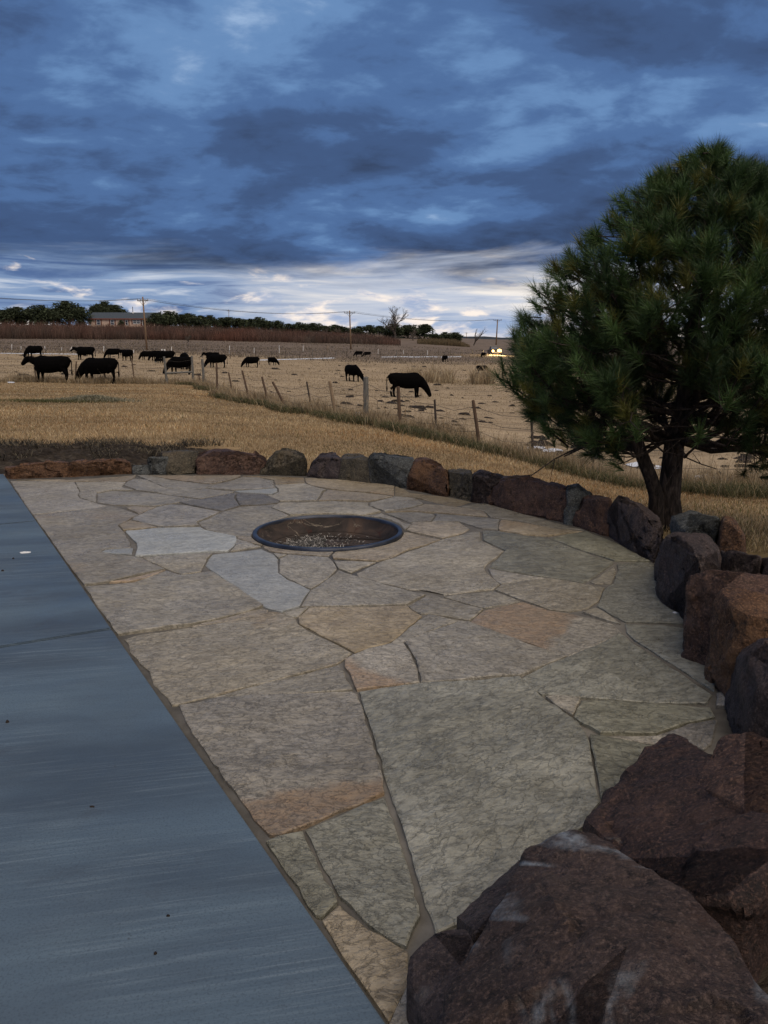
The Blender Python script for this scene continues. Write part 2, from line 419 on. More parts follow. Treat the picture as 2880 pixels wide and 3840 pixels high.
MAT['rock_olive'] = rock_material('olive brown rock', (0.0316,0.0287,0.0209), (0.0558,0.0473,0.0320), (0.0878,0.0735,0.0494), (0.0969,0.0623,0.0309))
MAT['rock_purple'] = rock_material('purple red sandstone', (0.0199,0.0122,0.0108), (0.0381,0.0213,0.0174), (0.0594,0.0342,0.0260), (0.0800,0.0366,0.0159), .02)
MAT['rock_vein'] = rock_material('purple brown rock with pale veins', (0.0216,0.0145,0.0125), (0.0385,0.0242,0.0198), (0.0617,0.0419,0.0346), (0.0668,0.0333,0.0209), -.02, True)

def tinted(name, rough=.75, spec=.15, trans=0.0):
    m = Mat(name, rough, spec)
    a = m.N('ShaderNodeVertexColor'); a.layer_name = 'tint'
    m.color(a.outputs[0])
    if trans:
        t = m.N('ShaderNodeBsdfTranslucent'); m.L(a.outputs[0], t.inputs[0])
        mx = m.N('ShaderNodeMixShader'); mx.inputs[0].default_value = trans
        out = m.nt.nodes['Material Output']
        m.L(m.b.outputs[0], mx.inputs[1]); m.L(t.outputs[0], mx.inputs[2]); m.L(mx.outputs[0], out.inputs[0])
    return m.m
MAT['grass'] = tinted('grass blades', .7, .2, .3)
MAT['needles'] = tinted('pine needles', .5, .35, .12)
MAT['leaf'] = tinted('juniper foliage', .8, .1, .1)
MAT['twig'] = tinted('brush stems', .85, .1)
MAT['ash'] = tinted('ash flakes', .9, .1)

def mk_bark():
    m = Mat('pine bark', .85, .2)
    p = m.mapping(m.pos(), (1, 1, .28))
    n = m.noise(p, 26, 6, .65, .9)
    m.color(m.ramp(n, [(.36, (.010,.008,.007)), (.52, (.040,.031,.026)), (.66, (.085,.066,.055))]))
    m.bump(n, 1., .03); return m.m
MAT['bark'] = mk_bark()
MAT['bark_grey'] = plain('grey bark', (.085,.070,.058), .9, .35, 3)
MAT['cow'] = plain('black hide', (.0022,.0020,.0021), .9, .3, 5, spec=.04)
MAT['cow_white'] = plain('white hide', (.55,.52,.48), .8, .15, 9)
MAT['hoof'] = plain('dark hoof', (.02,.018,.016), .6)
def mk_wood(name, a, b):
    m = Mat(name, .8, .2)
    p = m.mapping(m.objc(), (1, 1, .12)); n = m.noise(p, 40, 5, .65, .5)
    m.color(m.ramp(n, [(.3, a), (.7, b)])); m.bump(n, .6, .01); return m.m
MAT['wood_grey'] = mk_wood('weathered grey post wood', (.075,.072,.066), (.20,.195,.175))
MAT['wood_tan'] = mk_wood('tan post wood', (.14,.10,.065), (.34,.25,.16))
MAT['wood_brown'] = mk_wood('brown stake wood', (.05,.034,.024), (.15,.10,.068))
MAT['pole'] = mk_wood('utility pole wood', (.13,.085,.052), (.30,.20,.125))
MAT['steel_post'] = plain('rusty steel post', (.055,.042,.034), .7, .35, 8)
MAT['wire'] = plain('fence wire', (.09,.08,.072), .6, .2, 3, .6)
MAT['white_paint'] = plain('white paint', (.72,.72,.70), .6, .06, 3)
MAT['ceramic'] = plain('insulator', (.35,.36,.37), .3, .1, 4)

def mk_rim():
    m = Mat('heat blued steel rim', .38, .5); m.b.inputs['Metallic'].default_value = .55
    n = m.noise(m.pos(), 5, 5, .6)
    m.color(m.ramp(n, [(.35, (.030,.034,.046)), (.65, (.066,.076,.102))])); m.bump(m.noise(m.pos(), 40, 4, .6), .2, .002); return m.m
MAT['rim'] = mk_rim()
def mk_bowl():
    m = Mat('scorched rusty steel', .8, .2); p = m.pos(); n = m.noise(p, 3.0, 6, .62, .8)
    c = m.ramp(n, [(.36, (.022,.019,.018)), (.5, (.046,.036,.032)), (.64, (.085,.058,.044))])
    c = m.mix(m.ramp(m.noise(p, 5, 5, .65, 1.0), [(.6, 0), (.66, .8)]), c, (.045,.016,.012))
    w = m.ramp(m.math('ABSOLUTE', m.math('SUBTRACT', m.noise(p, 2.4, 5, .6, 1.), .52)), [(0., .6), (.010, 0)])
    w = m.math('MULTIPLY', w, m.ramp(m.noise(p, 2, 2, .5), [(.5, 0), (.56, 1)]))
    c = m.mix(w, c, (.26,.22,.17))
    m.color(c); m.bump(m.noise(p, 30, 5, .6), .35, .004); return m.m
MAT['bowl'] = mk_bowl()

def mk_ground():
    m = Mat('dry field ground', .95, .1)
    a = m.N('ShaderNodeVertexColor'); a.layer_name = 'tint'
    p = m.pos()
    n1 = m.noise(p, .22, 6, .62, .4); n2 = m.noise(m.mapping(p, (.35, 1.3, 1)), .9, 6, .65, .5); n3 = m.noise(p, 9, 5, .68)
    f = m.math('ADD', m.math('MULTIPLY', n1, .35), m.math('ADD', m.math('MULTIPLY', n2, .4), m.math('MULTIPLY', n3, .25)))
    v = m.ramp(f, [(.36, .50), (.5, 1.), (.64, 1.38)])
    c = m.mix(1., a.outputs[0], v, 'MULTIPLY')
    c = m.mix(m.ramp(m.noise(m.mapping(p, (.25, .9, 1)), .55, 5, .6, .6), [(.56, 0), (.68, .55)]), c, (.10,.072,.045))
    m.color(c)
    b = m.bump(n3, .8, .04); m.bump(m.noise(p, 1.6, 5, .6), .6, .15, b); return m.m
MAT['ground'] = mk_ground()
def mk_soil():
    m = Mat('churned dark soil', .95, .15)
    n = m.noise(m.mapping(m.pos(), (.5, 1.2, 1)), 9, 6, .7, .8)
    m.color(m.ramp(n, [(.35, (.014,.011,.009)), (.55, (.042,.034,.027)), (.72, (.10,.084,.066))])); m.bump(n, 1., .05); return m.m
MAT['soil'] = mk_soil()
MAT['dung'] = plain('dark clods', (.018,.013,.010), .9, .4, 20)
MAT['snow'] = plain('old snow', (.62,.66,.72), .7, .08, 10)
MAT['hill'] = plain('far dark ridge', (.028,.034,.040), .95, .2, .02)

# ------------------------------------------------------------------ fence line (posts measured on the ground)
POSTS = [  # top px, foot px, kind
 ((123,1333),(137,1430),'w'), ((286,1355),(282,1434),'w'), ((382,1346),(399,1437),'w'), ((493,1342),(506,1437),'b'),
 ((615,1337),(627,1439),'g'), ((719,1334),(726,1442),'g'), ((745,1405),(756,1446),'b'), ((758,1346),(768,1458),'g'),
 ((812,1360),(815,1482),'w'), ((857,1396),(874,1474),'b'), ((908,1389),(940,1508),'b'), ((982,1412),(1012,1520),'b'),
 ((1022,1431),(1086,1540),'b'), ((1150,1431),(1174,1548),'s'), ((1236,1428),(1263,1567),'t'), ((1372,1413),(1373,1582),'g'),
 ((1493,1449),(1502,1612),'w'), ((1630,1498),(1638,1640),'s'), ((1774,1500),(1803,1680),'b'), ((1992,1540),(2001,1727),'s'),
 ((2219,1565),(2226,1785),'s'), ((2558,1600),(2552,1838),'s')]
FEET = [on_terrain(*p[1]) for p in POSTS]
fl = [(p.x, p.y) for p in FEET]
fl = [(-60, 46), (-26, 46)] + fl + [(fl[-1][0]+8, fl[-1][1]-1.2), (60, 5)]
fl = sorted(fl, key=lambda q: q[0])
FX = np.array([q[0] for q in fl]); FY = np.array([q[1] for q in fl])
def beyond(x, y):  # metres past the fence line along Y (negative: lawn side)
    return y - np.interp(x, FX, FY)

# ------------------------------------------------------------------ ground sheet
PITC = (ground(1230, 1930, .02) + ground(1230, 2057, .02))/2
PIT_R = (ground(1512, 1992, .02)-ground(948, 1992, .02)).length/2
LAWN = np.array((.29,.205,.11)); PAST = np.array((.33,.255,.165)); ROUGH = np.array((.165,.130,.102)); WEED = np.array((.14,.115,.065))
def build_ground():
    s = np.linspace(-7.3, 7.3, 330); xs = 6*np.sinh(s)
    t = np.concatenate([np.linspace(-2.5, 0, 16)[:-1], np.linspace(0, 7.4, 260)]); ys = 5*np.sinh(t)
    X, Y = np.meshgrid(xs, ys); Z = tz(X, Y)
    V = np.stack([X, Y, Z], -1).reshape(-1, 3)
    nx, ny = len(xs), len(ys)
    i, j = np.meshgrid(np.arange(nx-1), np.arange(ny-1)); a = (j*nx+i).ravel()
    Q = np.stack([a, a+1, a+1+nx, a+nx], -1)
    cen = V[Q].mean(1)
    keep = np.hypot(cen[:, 0]-PITC.x, cen[:, 1]-PITC.y) > PIT_R+.25
    Q = Q[keep]
    Tn = np.concatenate([Q[:, [0, 1, 2]], Q[:, [0, 2, 3]]])
    b = beyond(V[:, 0], V[:, 1]); y = V[:, 1]
    w = np.clip((b+1.8)/1.2, 0, 1)[:, None]; w2 = np.clip((b-.2)/2., 0, 1)[:, None]; w3 = np.clip((y-118)/30, 0, 1)[:, None]
    col = LAWN*(1-w)+WEED*w; col = col*(1-w2)+PAST*w2; col = col*(1-w3)+ROUGH*w3
    near = np.clip((8.5-y)/2, 0, 1)[:, None]*np.clip((V[:, 0]-1.5)/2, 0, 1)[:, None]
    col = col*(1-near) + np.array((.10,.082,.04))*near
    me = tri_mesh(V, Tn, 'ground', col); me.shade_smooth()
    tag(obj('ground', me, MAT['ground']), kind='structure')
build_ground()
def build_hills():
    xs = np.linspace(-3600, 3600, 140); V = []; Fc = []
    for k, x in enumerate(xs):
        y = 2300+200*math.sin(x*.0011); g = tzf(x, y)
        h = 9 + 6*noise.noise(Vector((x*.004, 1.3, 0))) + 3*noise.noise(Vector((x*.02, 4.3, 0)))
        V += [(x, y-140, g-6), (x, y, g+h), (x, y+160, g-6)]
        if k:
            n = 3*k; Fc += [(n-3, n, n+1, n-2), (n-2, n+1, n+2, n-1)]
    tag(obj('hills', mesh_from(V, Fc, 'hills', True), MAT['hill']), kind='structure')
build_hills()

# ------------------------------------------------------------------ patio
EA, EB = ground(16, 1783), ground(1441, 3840)           # edge of the concrete
ED = (EA-EB).normalized(); EN = Vector((-ED.y, ED.x, 0))  # EN points to the concrete side (left)
if EN.x > 0: EN = -EN
WALLBASE = [(35,1794),(257,1784),(495,1774),(729,1777),(960,1778),(1152,1783),(1270,1799),(1392,1813),(1531,1830),(1681,1860),
            (1826,1886),(1960,1927),(2119,1957),(2278,2006),(2392,2076),(2446,2112),(2515,2225),(2580,2300),(2655,2379),(2713,2490),
            (2747,2617),(2742,2718),(2660,2830),(2500,3000),(2300,3060),(2194,3087),(2050,3190),(1900,3330),(1714,3470),(1620,3560),(1600,3700),(1580,3840)]
def build_patio():
    outer = []
    c = Vector((PITC.x, PITC.y, 0))
    for px, py in WALLBASE:
        g = ground(px, py); d = (g-c).normalized(); outer.append(g+d*.28)
    poly = outer + [EB-ED*1.2+Vector((.35, 0, 0)), EB-ED*1.2, EA+ED*.1]
    V = []; Fc = []; n = 220
    for k in range(n):
        an = 2*math.pi*k/n; d = Vector((math.cos(an), math.sin(an), 0)); best = 0
        for i in range(len(poly)):
            a, b = poly[i]-c, poly[(i+1) % len(poly)]-c
            e = b-a; den = d.x*e.y-d.y*e.x
            if abs(den) < 1e-9: continue
            t = (a.x*e.y-a.y*e.x)/den; s = (a.x*d.y-a.y*d.x)/den
            if t > 0 and -1e-6 <= s <= 1+1e-6: best = max(best, t)
        r0 = PIT_R-.02
        for q in (0, .33, .66, 1.):
            p = c+d*(r0+(best-r0)*q); V.append((p.x, p.y, -.009+.004*noise.noise(Vector((p.x*3, p.y*3, 0)))))
        p = c+d*best; V.append((p.x, p.y, -.09))
        p = c+d*r0; V.append((p.x, p.y, -.12))
    for k in range(n):
        a = k*6; b = ((k+1) % n)*6
        for q in range(4): Fc.append((a+q, a+q+1, b+q+1, b+q))
        Fc.append((a+5, a, b, b+5))
    po = tag(obj('patio', mesh_from(V, Fc, 'patio', True), MAT['mortar']), kind='structure')
    return po
PATIO = build_patio()

FLAGS = [
('grey',[(40,1803),(278,1808),(297,1844),(290,1856),(298,1868),(362,1887),(398,1896),(333,1907),(206,1920),(122,1928),(62,1838)]),
('stain',[(125,1932),(206,1923),(333,1910),(400,1898),(452,1904),(519,1928),(497,1938),(480,1950),(440,1969),(460,1992),(486,2037),(490,2055),(394,2060),(376,2071),(430,2083),(500,2088),(531,2095),(615,2135),(422,2180),(318,2195),(250,2112)]),
('pale',[(382,2070),(396,2063),(497,2057),(494,2080),(430,2077)]),
('warm',[(415,2184),(500,2169),(618,2139),(545,2170),(490,2180)]),
('grey',[(319,2200),(500,2185),(622,2141),(678,2158),(755,2147),(792,2141),(844,2176),(985,2270),(964,2282),(832,2317),(717,2342),(445,2378),(418,2350),(398,2311),(356,2257)]),
('warm',[(720,2347),(835,2321),(968,2285),(1003,2288),(1000,2299),(830,2333),(730,2349)]),
('stain',[(470,2398),(512,2383),(717,2353),(832,2336),(1000,2303),(1039,2299),(1095,2318),(1117,2345),(1185,2384),(1316,2448),(1284,2473),(1262,2486),(1129,2525),(900,2579),(806,2605),(669,2639),(648,2642),(632,2615),(579,2564),(564,2516),(491,2444),(485,2413)]),
('pale2',[(808,2609),(1005,2556),(1270,2494),(1285,2510),(1320,2585),(1179,2593),(911,2606)]),
('ochre',[(674,2642),(806,2613),(1179,2598),(1316,2593),(1338,2600),(1362,2674),(1398,2804),(1427,2905),(1438,2974),(1236,3055),(1135,3102),(1048,3134),(1014,3132),(978,3093),(942,3042),(853,2934),(745,2775),(708,2717)]),
('green',[(1149,3113),(1440,2992),(1472,3079),(1506,3187),(1548,3330),(1570,3440),(1545,3484),(1521,3546),(1388,3468),(1278,3362),(1218,3255),(1184,3178)]),
('green',[(1351,2597),(1573,2567),(1800,2556),(1946,2540),(2003,2591),(2040,2624),(2120,2681),(2166,2713),(2195,2750),(2210,2815),(2238,2973),(2245,3004),(2214,3044),(2194,3090),(2080,3180),(1969,3290),(1839,3400),(1714,3460),(1637,3495),(1591,3359),(1512,3099),(1455,2940),(1410,2780),(1366,2650)]),
('ochre2',[(1296,2474),(1382,2436),(1455,2418),(1510,2413),(1535,2449),(1562,2503),(1571,2560),(1340,2586),(1320,2539),(1296,2503)]),
('grey',[(1272,2140),(1316,2157),(1461,2198),(1533,2216),(1594,2231),(1525,2266),(1322,2271),(1132,2271),(1168,2213),(1234,2172)]),
('grey',[(1521,2411),(1581,2383),(1726,2331),(1762,2334),(1900,2385),(1960,2409),(2033,2430),(2122,2459),(2095,2473),(2042,2496),(1950,2532),(1846,2536),(1680,2553),(1581,2560),(1572,2503),(1546,2449)]),
('warm',[(1120,2314),(1161,2280),(1322,2276),(1525,2271),(1543,2288),(1580,2308),(1503,2374),(1453,2410),(1382,2428),(1330,2444),(1240,2398),(1162,2357),(1126,2341)]),
('grey',[(1607,2303),(1722,2326),(1581,2377),(1512,2404),(1466,2410),(1503,2381)]),
('grey',[(1533,2271),(1599,2236),(1623,2233),(1660,2242),(1810,2285),(1760,2325),(1607,2299),(1580,2300),(1548,2283)]),
('grey',[(1155,2276),(1123,2280),(1062,2297),(1099,2313),(1114,2312)]),
('pale',[(797,2079),(865,2072),(981,2057),(1006,2070),(1022,2075),(1040,2096),(1042,2147),(1078,2174),(1161,2211),(1121,2273),(1057,2292),(1012,2284),(963,2256),(900,2207),(795,2138),(772,2119),(784,2094)]),
('pale2',[(1051,2094),(1083,2081),(1230,2092),(1253,2117),(1261,2135),(1230,2167),(1166,2206),(1083,2169),(1049,2147)]),
('grey',[(538,2093),(608,2085),(768,2074),(795,2078),(778,2092),(764,2119),(752,2142),(680,2154)]),
('pale',[(474,1991),(500,1989),(587,1980),(750,1978),(768,1987),(883,2012),(886,2025),(877,2047),(853,2066),(768,2069),(608,2079),(509,2085),(516,2059),(515,2036),(487,2010)]),
('warm',[(447,1968),(488,1953),(543,1963),(587,1976),(481,1986),(463,1987)]),
('grey',[(524,1931),(589,1900),(641,1891),(713,1898),(820,1919),(779,1941),(734,1958),(744,1971),(619,1977),(583,1971),(540,1961),(499,1950),(503,1940)]),
('warm',[(476,1906),(497,1900),(584,1902),(524,1926)]),
('grey',[(366,1850),(420,1839),(500,1842),(580,1850),(645,1859),(748,1872),(672,1882),(639,1888),(578,1897),(500,1896),(430,1894),(368,1883)]),
('grey',[(284,1809),(420,1807),(470,1808),(455,1825),(498,1838),(420,1836),(361,1847),(358,1884),(303,1866),(296,1856),(302,1842)]),
('grey',[(465,1819),(478,1807),(501,1795),(549,1799),(606,1824),(634,1832),(752,1836),(762,1832),(876,1844),(868,1848),(838,1856),(752,1869),(645,1856),(580,1846),(514,1837)]),
('warm',[(562,1783),(900,1783),(902,1786),(868,1799),(800,1812),(788,1813),(680,1801),(602,1790)]),
('grey',[(517,1784),(556,1785),(680,1804),(787,1817),(808,1815),(768,1827),(748,1831),(637,1829),(611,1822),(555,1799)]),
('warm',[(60,1799),(283,1798),(500,1785),(509,1782),(504,1791),(470,1804),(280,1805)]),
('grey',[(778,1829),(814,1814),(880,1800),(905,1789),(960,1790),(1023,1802),(1026,1816),(1036,1827),(1006,1828),(876,1837),(832,1833)]),
('pale',[(882,1840),(963,1834),(1036,1831),(1039,1843),(1020,1851),(966,1848),(900,1845)]),
('dark',[(889,1854),(898,1851),(988,1855),(1022,1865),(1046,1878),(1041,1886),(970,1892),(903,1896),(887,1869)]),
('dark2',[(674,1882),(753,1873),(869,1850),(882,1851),(877,1869),(895,1897),(836,1914),(712,1894)]),
('grey',[(838,1919),(901,1902),(1038,1891),(1013,1903),(1082,1931),(1006,1960),(952,1985),(946,2010),(892,2008),(778,1985),(757,1971),(745,1958),(790,1942)]),
('grey',[(1018,1902),(1046,1889),(1246,1880),(1379,1886),(1378,1896),(1426,1919),(1360,1930),(1230,1925),(1090,1930)]),
('grey',[(1031,1820),(1145,1816),(1165,1822),(1222,1837),(1207,1845),(1188,1876),(1052,1878),(1032,1867),(1003,1856),(1024,1856),(1047,1847),(1046,1833)]),
('warm',[(1231,1838),(1255,1840),(1438,1857),(1470,1861),(1438,1869),(1382,1880),(1250,1875),(1196,1876),(1215,1847)]),
('warm',[(912,1784),(1030,1785),(1138,1792),(1142,1811),(1034,1815),(1030,1800),(964,1787)]),
('warm',[(1145,1792),(1280,1799),(1420,1815),(1478,1820),(1475,1857),(1440,1852),(1255,1835),(1230,1832),(1168,1817),(1150,1811)]),
('grey',[(1390,1886),(1445,1873),(1480,1863),(1558,1870),(1586,1890),(1533,1905),(1444,1915),(1388,1897)]),
('warm',[(1483,1822),(1535,1848),(1672,1864),(1766,1880),(1720,1894),(1700,1897),(1562,1866),(1482,1859)]),
('warm',[(1448,1920),(1535,1910),(1592,1894),(1665,1898),(1720,1902),(1808,1918),(1827,1936),(1680,1925),(1550,1916)]),
('grey',[(1734,1900),(1789,1890),(1825,1892),(1970,1931),(2100,1964),(2186,1986),(2060,1974),(1952,1954),(1844,1939),(1817,1917)]),
('warm',[(1882,1951),(1952,1960),(2060,1980),(2186,1992),(2130,1998),(2054,2009),(1960,2004),(1875,1989),(1871,1983),(1874,1960)]),
('grey',[(1630,1927),(1656,1930),(1836,1944),(1871,1949),(1866,1986),(1809,1982),(1726,1957),(1622,1955),(1640,1934)]),
('grey',[(1448,1923),(1550,1919),(1622,1927),(1632,1934),(1613,1956),(1542,1959),(1522,1952)]),
('warm',[(1526,1989),(1549,1962),(1619,1959),(1722,1962),(1760,1983),(1731,1999),(1659,2017),(1563,1999)]),
('grey',[(1370,1932),(1430,1923),(1441,1927),(1518,1960),(1541,1964),(1518,1986),(1505,1965),(1470,1948),(1420,1936)]),
('warm',[(1524,1996),(1560,2004),(1652,2021),(1600,2041),(1527,2061),(1461,2093),(1412,2103),(1252,2094),(1247,2081),(1259,2068),(1382,2048),(1479,2021),(1511,1997)]),
('warm',[(992,2052),(987,2042),(1010,2046),(1100,2060),(1232,2064),(1247,2068),(1232,2084),(1171,2081),(1085,2073),(1030,2067),(1010,2063)]),
('grey',[(889,2022),(975,2049),(867,2066),(884,2047)]),
('warm',[(895,2013),(946,2015),(960,2027),(983,2041),(981,2046),(892,2019)]),
('grey',[(1028,2075),(1072,2079),(1046,2091)]),
('grey',[(1254,2103),(1406,2108),(1334,2138),(1316,2147),(1272,2132)]),
('grey',[(1338,2147),(1415,2111),(1533,2068),(1655,2025),(1733,2005),(1770,1994),(1798,1994),(1802,2025),(1848,2048),(1888,2064),(1859,2091),(1834,2106),(1814,2127),(1822,2148),(1874,2190),(1848,2208),(1666,2228),(1644,2211),(1533,2208),(1461,2190),(1348,2159)]),
('green',[(1812,1992),(1866,1994),(1960,2010),(2050,2018),(2148,2058),(2296,2106),(2298,2112),(2207,2174),(2185,2183),(2066,2161),(1999,2155),(1836,2126),(1847,2109),(1869,2095),(1898,2064),(1857,2043),(1814,2024)]),
('grey',[(1834,2132),(1999,2163),(2056,2167),(1970,2170),(1880,2187),(1848,2159)]),
('stain',[(1885,2191),(1970,2176),(2066,2171),(2182,2192),(2265,2205),(2242,2255),(2204,2280),(2134,2292),(2062,2283),(1960,2249),(1860,2212)]),
('grey',[(2214,2180),(2301,2128),(2308,2140),(2289,2186),(2230,2186)]),
('grey',[(1668,2237),(1850,2216),(1948,2252),(1912,2261),(1820,2279),(1700,2247)]),
('ochre3',[(1767,2333),(1818,2291),(1912,2267),(1960,2256),(2062,2290),(2134,2300),(2182,2311),(2298,2340),(2330,2371),(2230,2418),(2132,2455),(2033,2424),(1907,2383)]),
('grey',[(2188,2296),(2233,2279),(2286,2310),(2324,2338),(2255,2320)]),
('green',[(2316,2116),(2400,2111),(2443,2114),(2465,2160),(2511,2224),(2570,2245),(2570,2338),(2480,2335),(2347,2332),(2292,2304),(2241,2273),(2269,2215),(2304,2190),(2321,2140)]),
('green',[(2066,2018),(2130,2001),(2200,1992),(2280,2025),(2330,2045),(2400,2085),(2436,2104),(2305,2102),(2152,2050)]),
('green',[(2345,2337),(2480,2340),(2546,2349),(2589,2361),(2650,2421),(2680,2483),(2682,2540),(2677,2588),(2554,2506),(2380,2398),(2352,2369)]),
('green',[(1960,2543),(2056,2493),(2134,2462),(2325,2376),(2358,2400),(2668,2602),(2650,2638),(2376,2628),(2184,2615),(2034,2604),(2008,2588)]),
('grey',[(2049,2617),(2085,2613),(2174,2619),(2169,2637),(2145,2682),(2127,2673)]),
('green',[(2183,2632),(2295,2630),(2512,2643),(2660,2655),(2678,2689),(2584,2708),(2461,2750),(2253,2750),(2183,2712),(2155,2689)]),
('green',[(2216,2757),(2259,2762),(2447,2800),(2420,2856),(2350,2935),(2258,2996),(2234,2870)]),
('pale2',[(2295,2766),(2461,2761),(2510,2757),(2458,2791)]),
('dark',[(2473,2757),(2584,2716),(2686,2702),(2663,2790),(2640,2808),(2560,2780),(2512,2766)]),
('dark',[(2690,2602),(2713,2596),(2729,2650),(2689,2649)]),
('green',[(1002,3158),(1048,3142),(1133,3121),(1162,3190),(1202,3270),(1258,3370),(1260,3385),(1205,3438),(1188,3432),(1102,3300)]),
('warm',[(1214,3456),(1272,3402),(1374,3488),(1524,3567),(1529,3677),(1510,3718),(1453,3826),(1410,3767),(1309,3620),(1248,3507)]),
('dark',[(1514,3725),(1533,3684),(1600,3730),(1640,3900),(1500,3900),(1460,3835)]),
]
FM = {'grey':'flag_grey','warm':'flag_warm','stain':'flag_stain','pale':'flag_pale','pale2':'flag_grey','green':'flag_green','dark':'flag_dark','dark2':'flag_dark','ochre':'flag_band_a','ochre2':'flag_band_b','ochre3':'flag_band_c'}
def inset_poly(P, d):
    n = len(P); out = []
    for i in range(n):
        a, b, c = P[i-1], P[i], P[(i+1) % n]
        e1 = (b-a).normalized(); e2 = (c-b).normalized()
        n1 = Vector((-e1.y, e1.x, 0)); n2 = Vector((-e2.y, e2.x, 0))
        m = n1+n2
        m = m.normalized() if m.length > .2 else n1
        out.append(b + m*d/max(.45, m.dot(n1)))
    return out
def area2(P): return sum(P[i-1].x*P[i].y-P[i].x*P[i-1].y for i in range(len(P)))
def build_flags():
    rnd = random.Random(3)
    c = Vector((PITC.x, PITC.y, 0))
    for kind, pts in FLAGS:
        P = [ground(*p) for p in pts]
        if area2(P) < 0: P.reverse()
        dist = sum(p.length for p in P)/len(P)
        Q = []; step = .035 if dist < 4 else .06
        for i in range(len(P)):
            a, b = P[i], P[(i+1) % len(P)]; L = (b-a).length; k = max(1, int(L/step))
            e = (b-a).normalized(); nn = Vector((-e.y, e.x, 0))
            for q in range(k):
                p = a.lerp(b, q/k)
                if q:
                    w = math.sin(math.pi*q/k)
                    p += nn*w*(.010*noise.noise(p*9)+.006*noise.noise(p*31))
                if math.hypot(p.x-c.x, p.y-c.y) < PIT_R+.012:
                    p = c+(p-c).normalized()*(PIT_R+.012)
                    p.z = 0
                # keep clear of the concrete edge
                s = (p-EA).dot(EN)
                if s > -.015: p -= EN*(s+.015)
                Q.append(p)
        small = abs(area2(P)) < .06
        A = inset_poly(Q, -.003)
        B = inset_poly(Q, .001 if small else .003)
        cen = sum(Q, Vector())/len(Q); tx, ty = rnd.uniform(-.006, .006), rnd.uniform(-.006, .006); h0 = rnd.uniform(-.001, .007)
        n = len(Q); V = []
        def top(p, o): return h0+o+tx*(p.x-cen.x)+ty*(p.y-cen.y)+.0015*noise.noise(p*4)
        for p in A: V.append((p.x-cen.x, p.y-cen.y, -.03))
        for p in A: V.append((p.x-cen.x, p.y-cen.y, top(p, -.003)))
        for p in B: V.append((p.x-cen.x, p.y-cen.y, top(p, 0)))
        Fc = [tuple(range(2*n, 3*n))]
        for i in range(n):
            j = (i+1) % n
            Fc += [(i, j, n+j, n+i), (n+i, n+j, 2*n+j, 2*n+i)]
        bm = bmesh.new(); bv = [bm.verts.new(v) for v in V]; top_f = bm.faces.new([bv[i] for i in Fc[0]])
        for f in Fc[1:]: bm.faces.new([bv[i] for i in f])
        inner0 = set(bv[2*n:])
        tf = bmesh.ops.triangulate(bm, faces=[top_f])['faces']
        Lm = .045 if dist < 4 else .09
        rim = {frozenset((bv[2*n+i], bv[2*n+(i+1) % n])) for i in range(n)}
        for it in range(6):
            ee = {e for f in tf for e in f.edges if e.calc_length() > Lm and frozenset(e.verts) not in rim}
            if not ee: break
            r_ = bmesh.ops.subdivide_edges(bm, edges=list(ee), cuts=1)
            tf = [f for f in bm.faces if all(v.co.z > -.02 and v not in set(bv[:2*n]) for v in f.verts)] if it == 0 else [f for f in bm.faces if not any(v in low for v in f.verts)]
            low = set(bv[:2*n])
            bmesh.ops.triangulate(bm, faces=tf)
            tf = [f for f in bm.faces if not any(v in low for v in f.verts)]
        low = set(bv)
        seed = Vector((rnd.uniform(0, 50), rnd.uniform(0, 50), 0)); rough = .45 if kind in ('pale', 'pale2') else (1.5 if kind == 'ochre' else 1.)
        for v in bm.verts:
            if v in low: continue
            q = v.co*1.0+seed
            a_ = noise.fractal(Vector((q.x*2.4, q.y*3.4, 1.)), 1., 2., 4)
            st = math.floor(a_*4.5)/4.5*.7+a_*.3
            v.co.z += (st*.0075+.003*noise.noise(q*13))*rough
        for f in bm.faces: f.smooth = not any(v in set() for v in f.verts)
        bm.normal_update()
        for e in bm.edges: e.smooth = not (len(e.link_faces) == 2 and e.calc_face_angle(0) > math.radians(25))
        me = bpy.data.meshes.new('flagstone'); bm.to_mesh(me); bm.free()
        o = obj('flagstone', me, MAT[FM[kind]], PATIO, (cen.x, cen.y, 0))
build_flags()

MAT['soil_dark'] = plain('joint grit', (.02,.021,.022), .9, .4, 20)
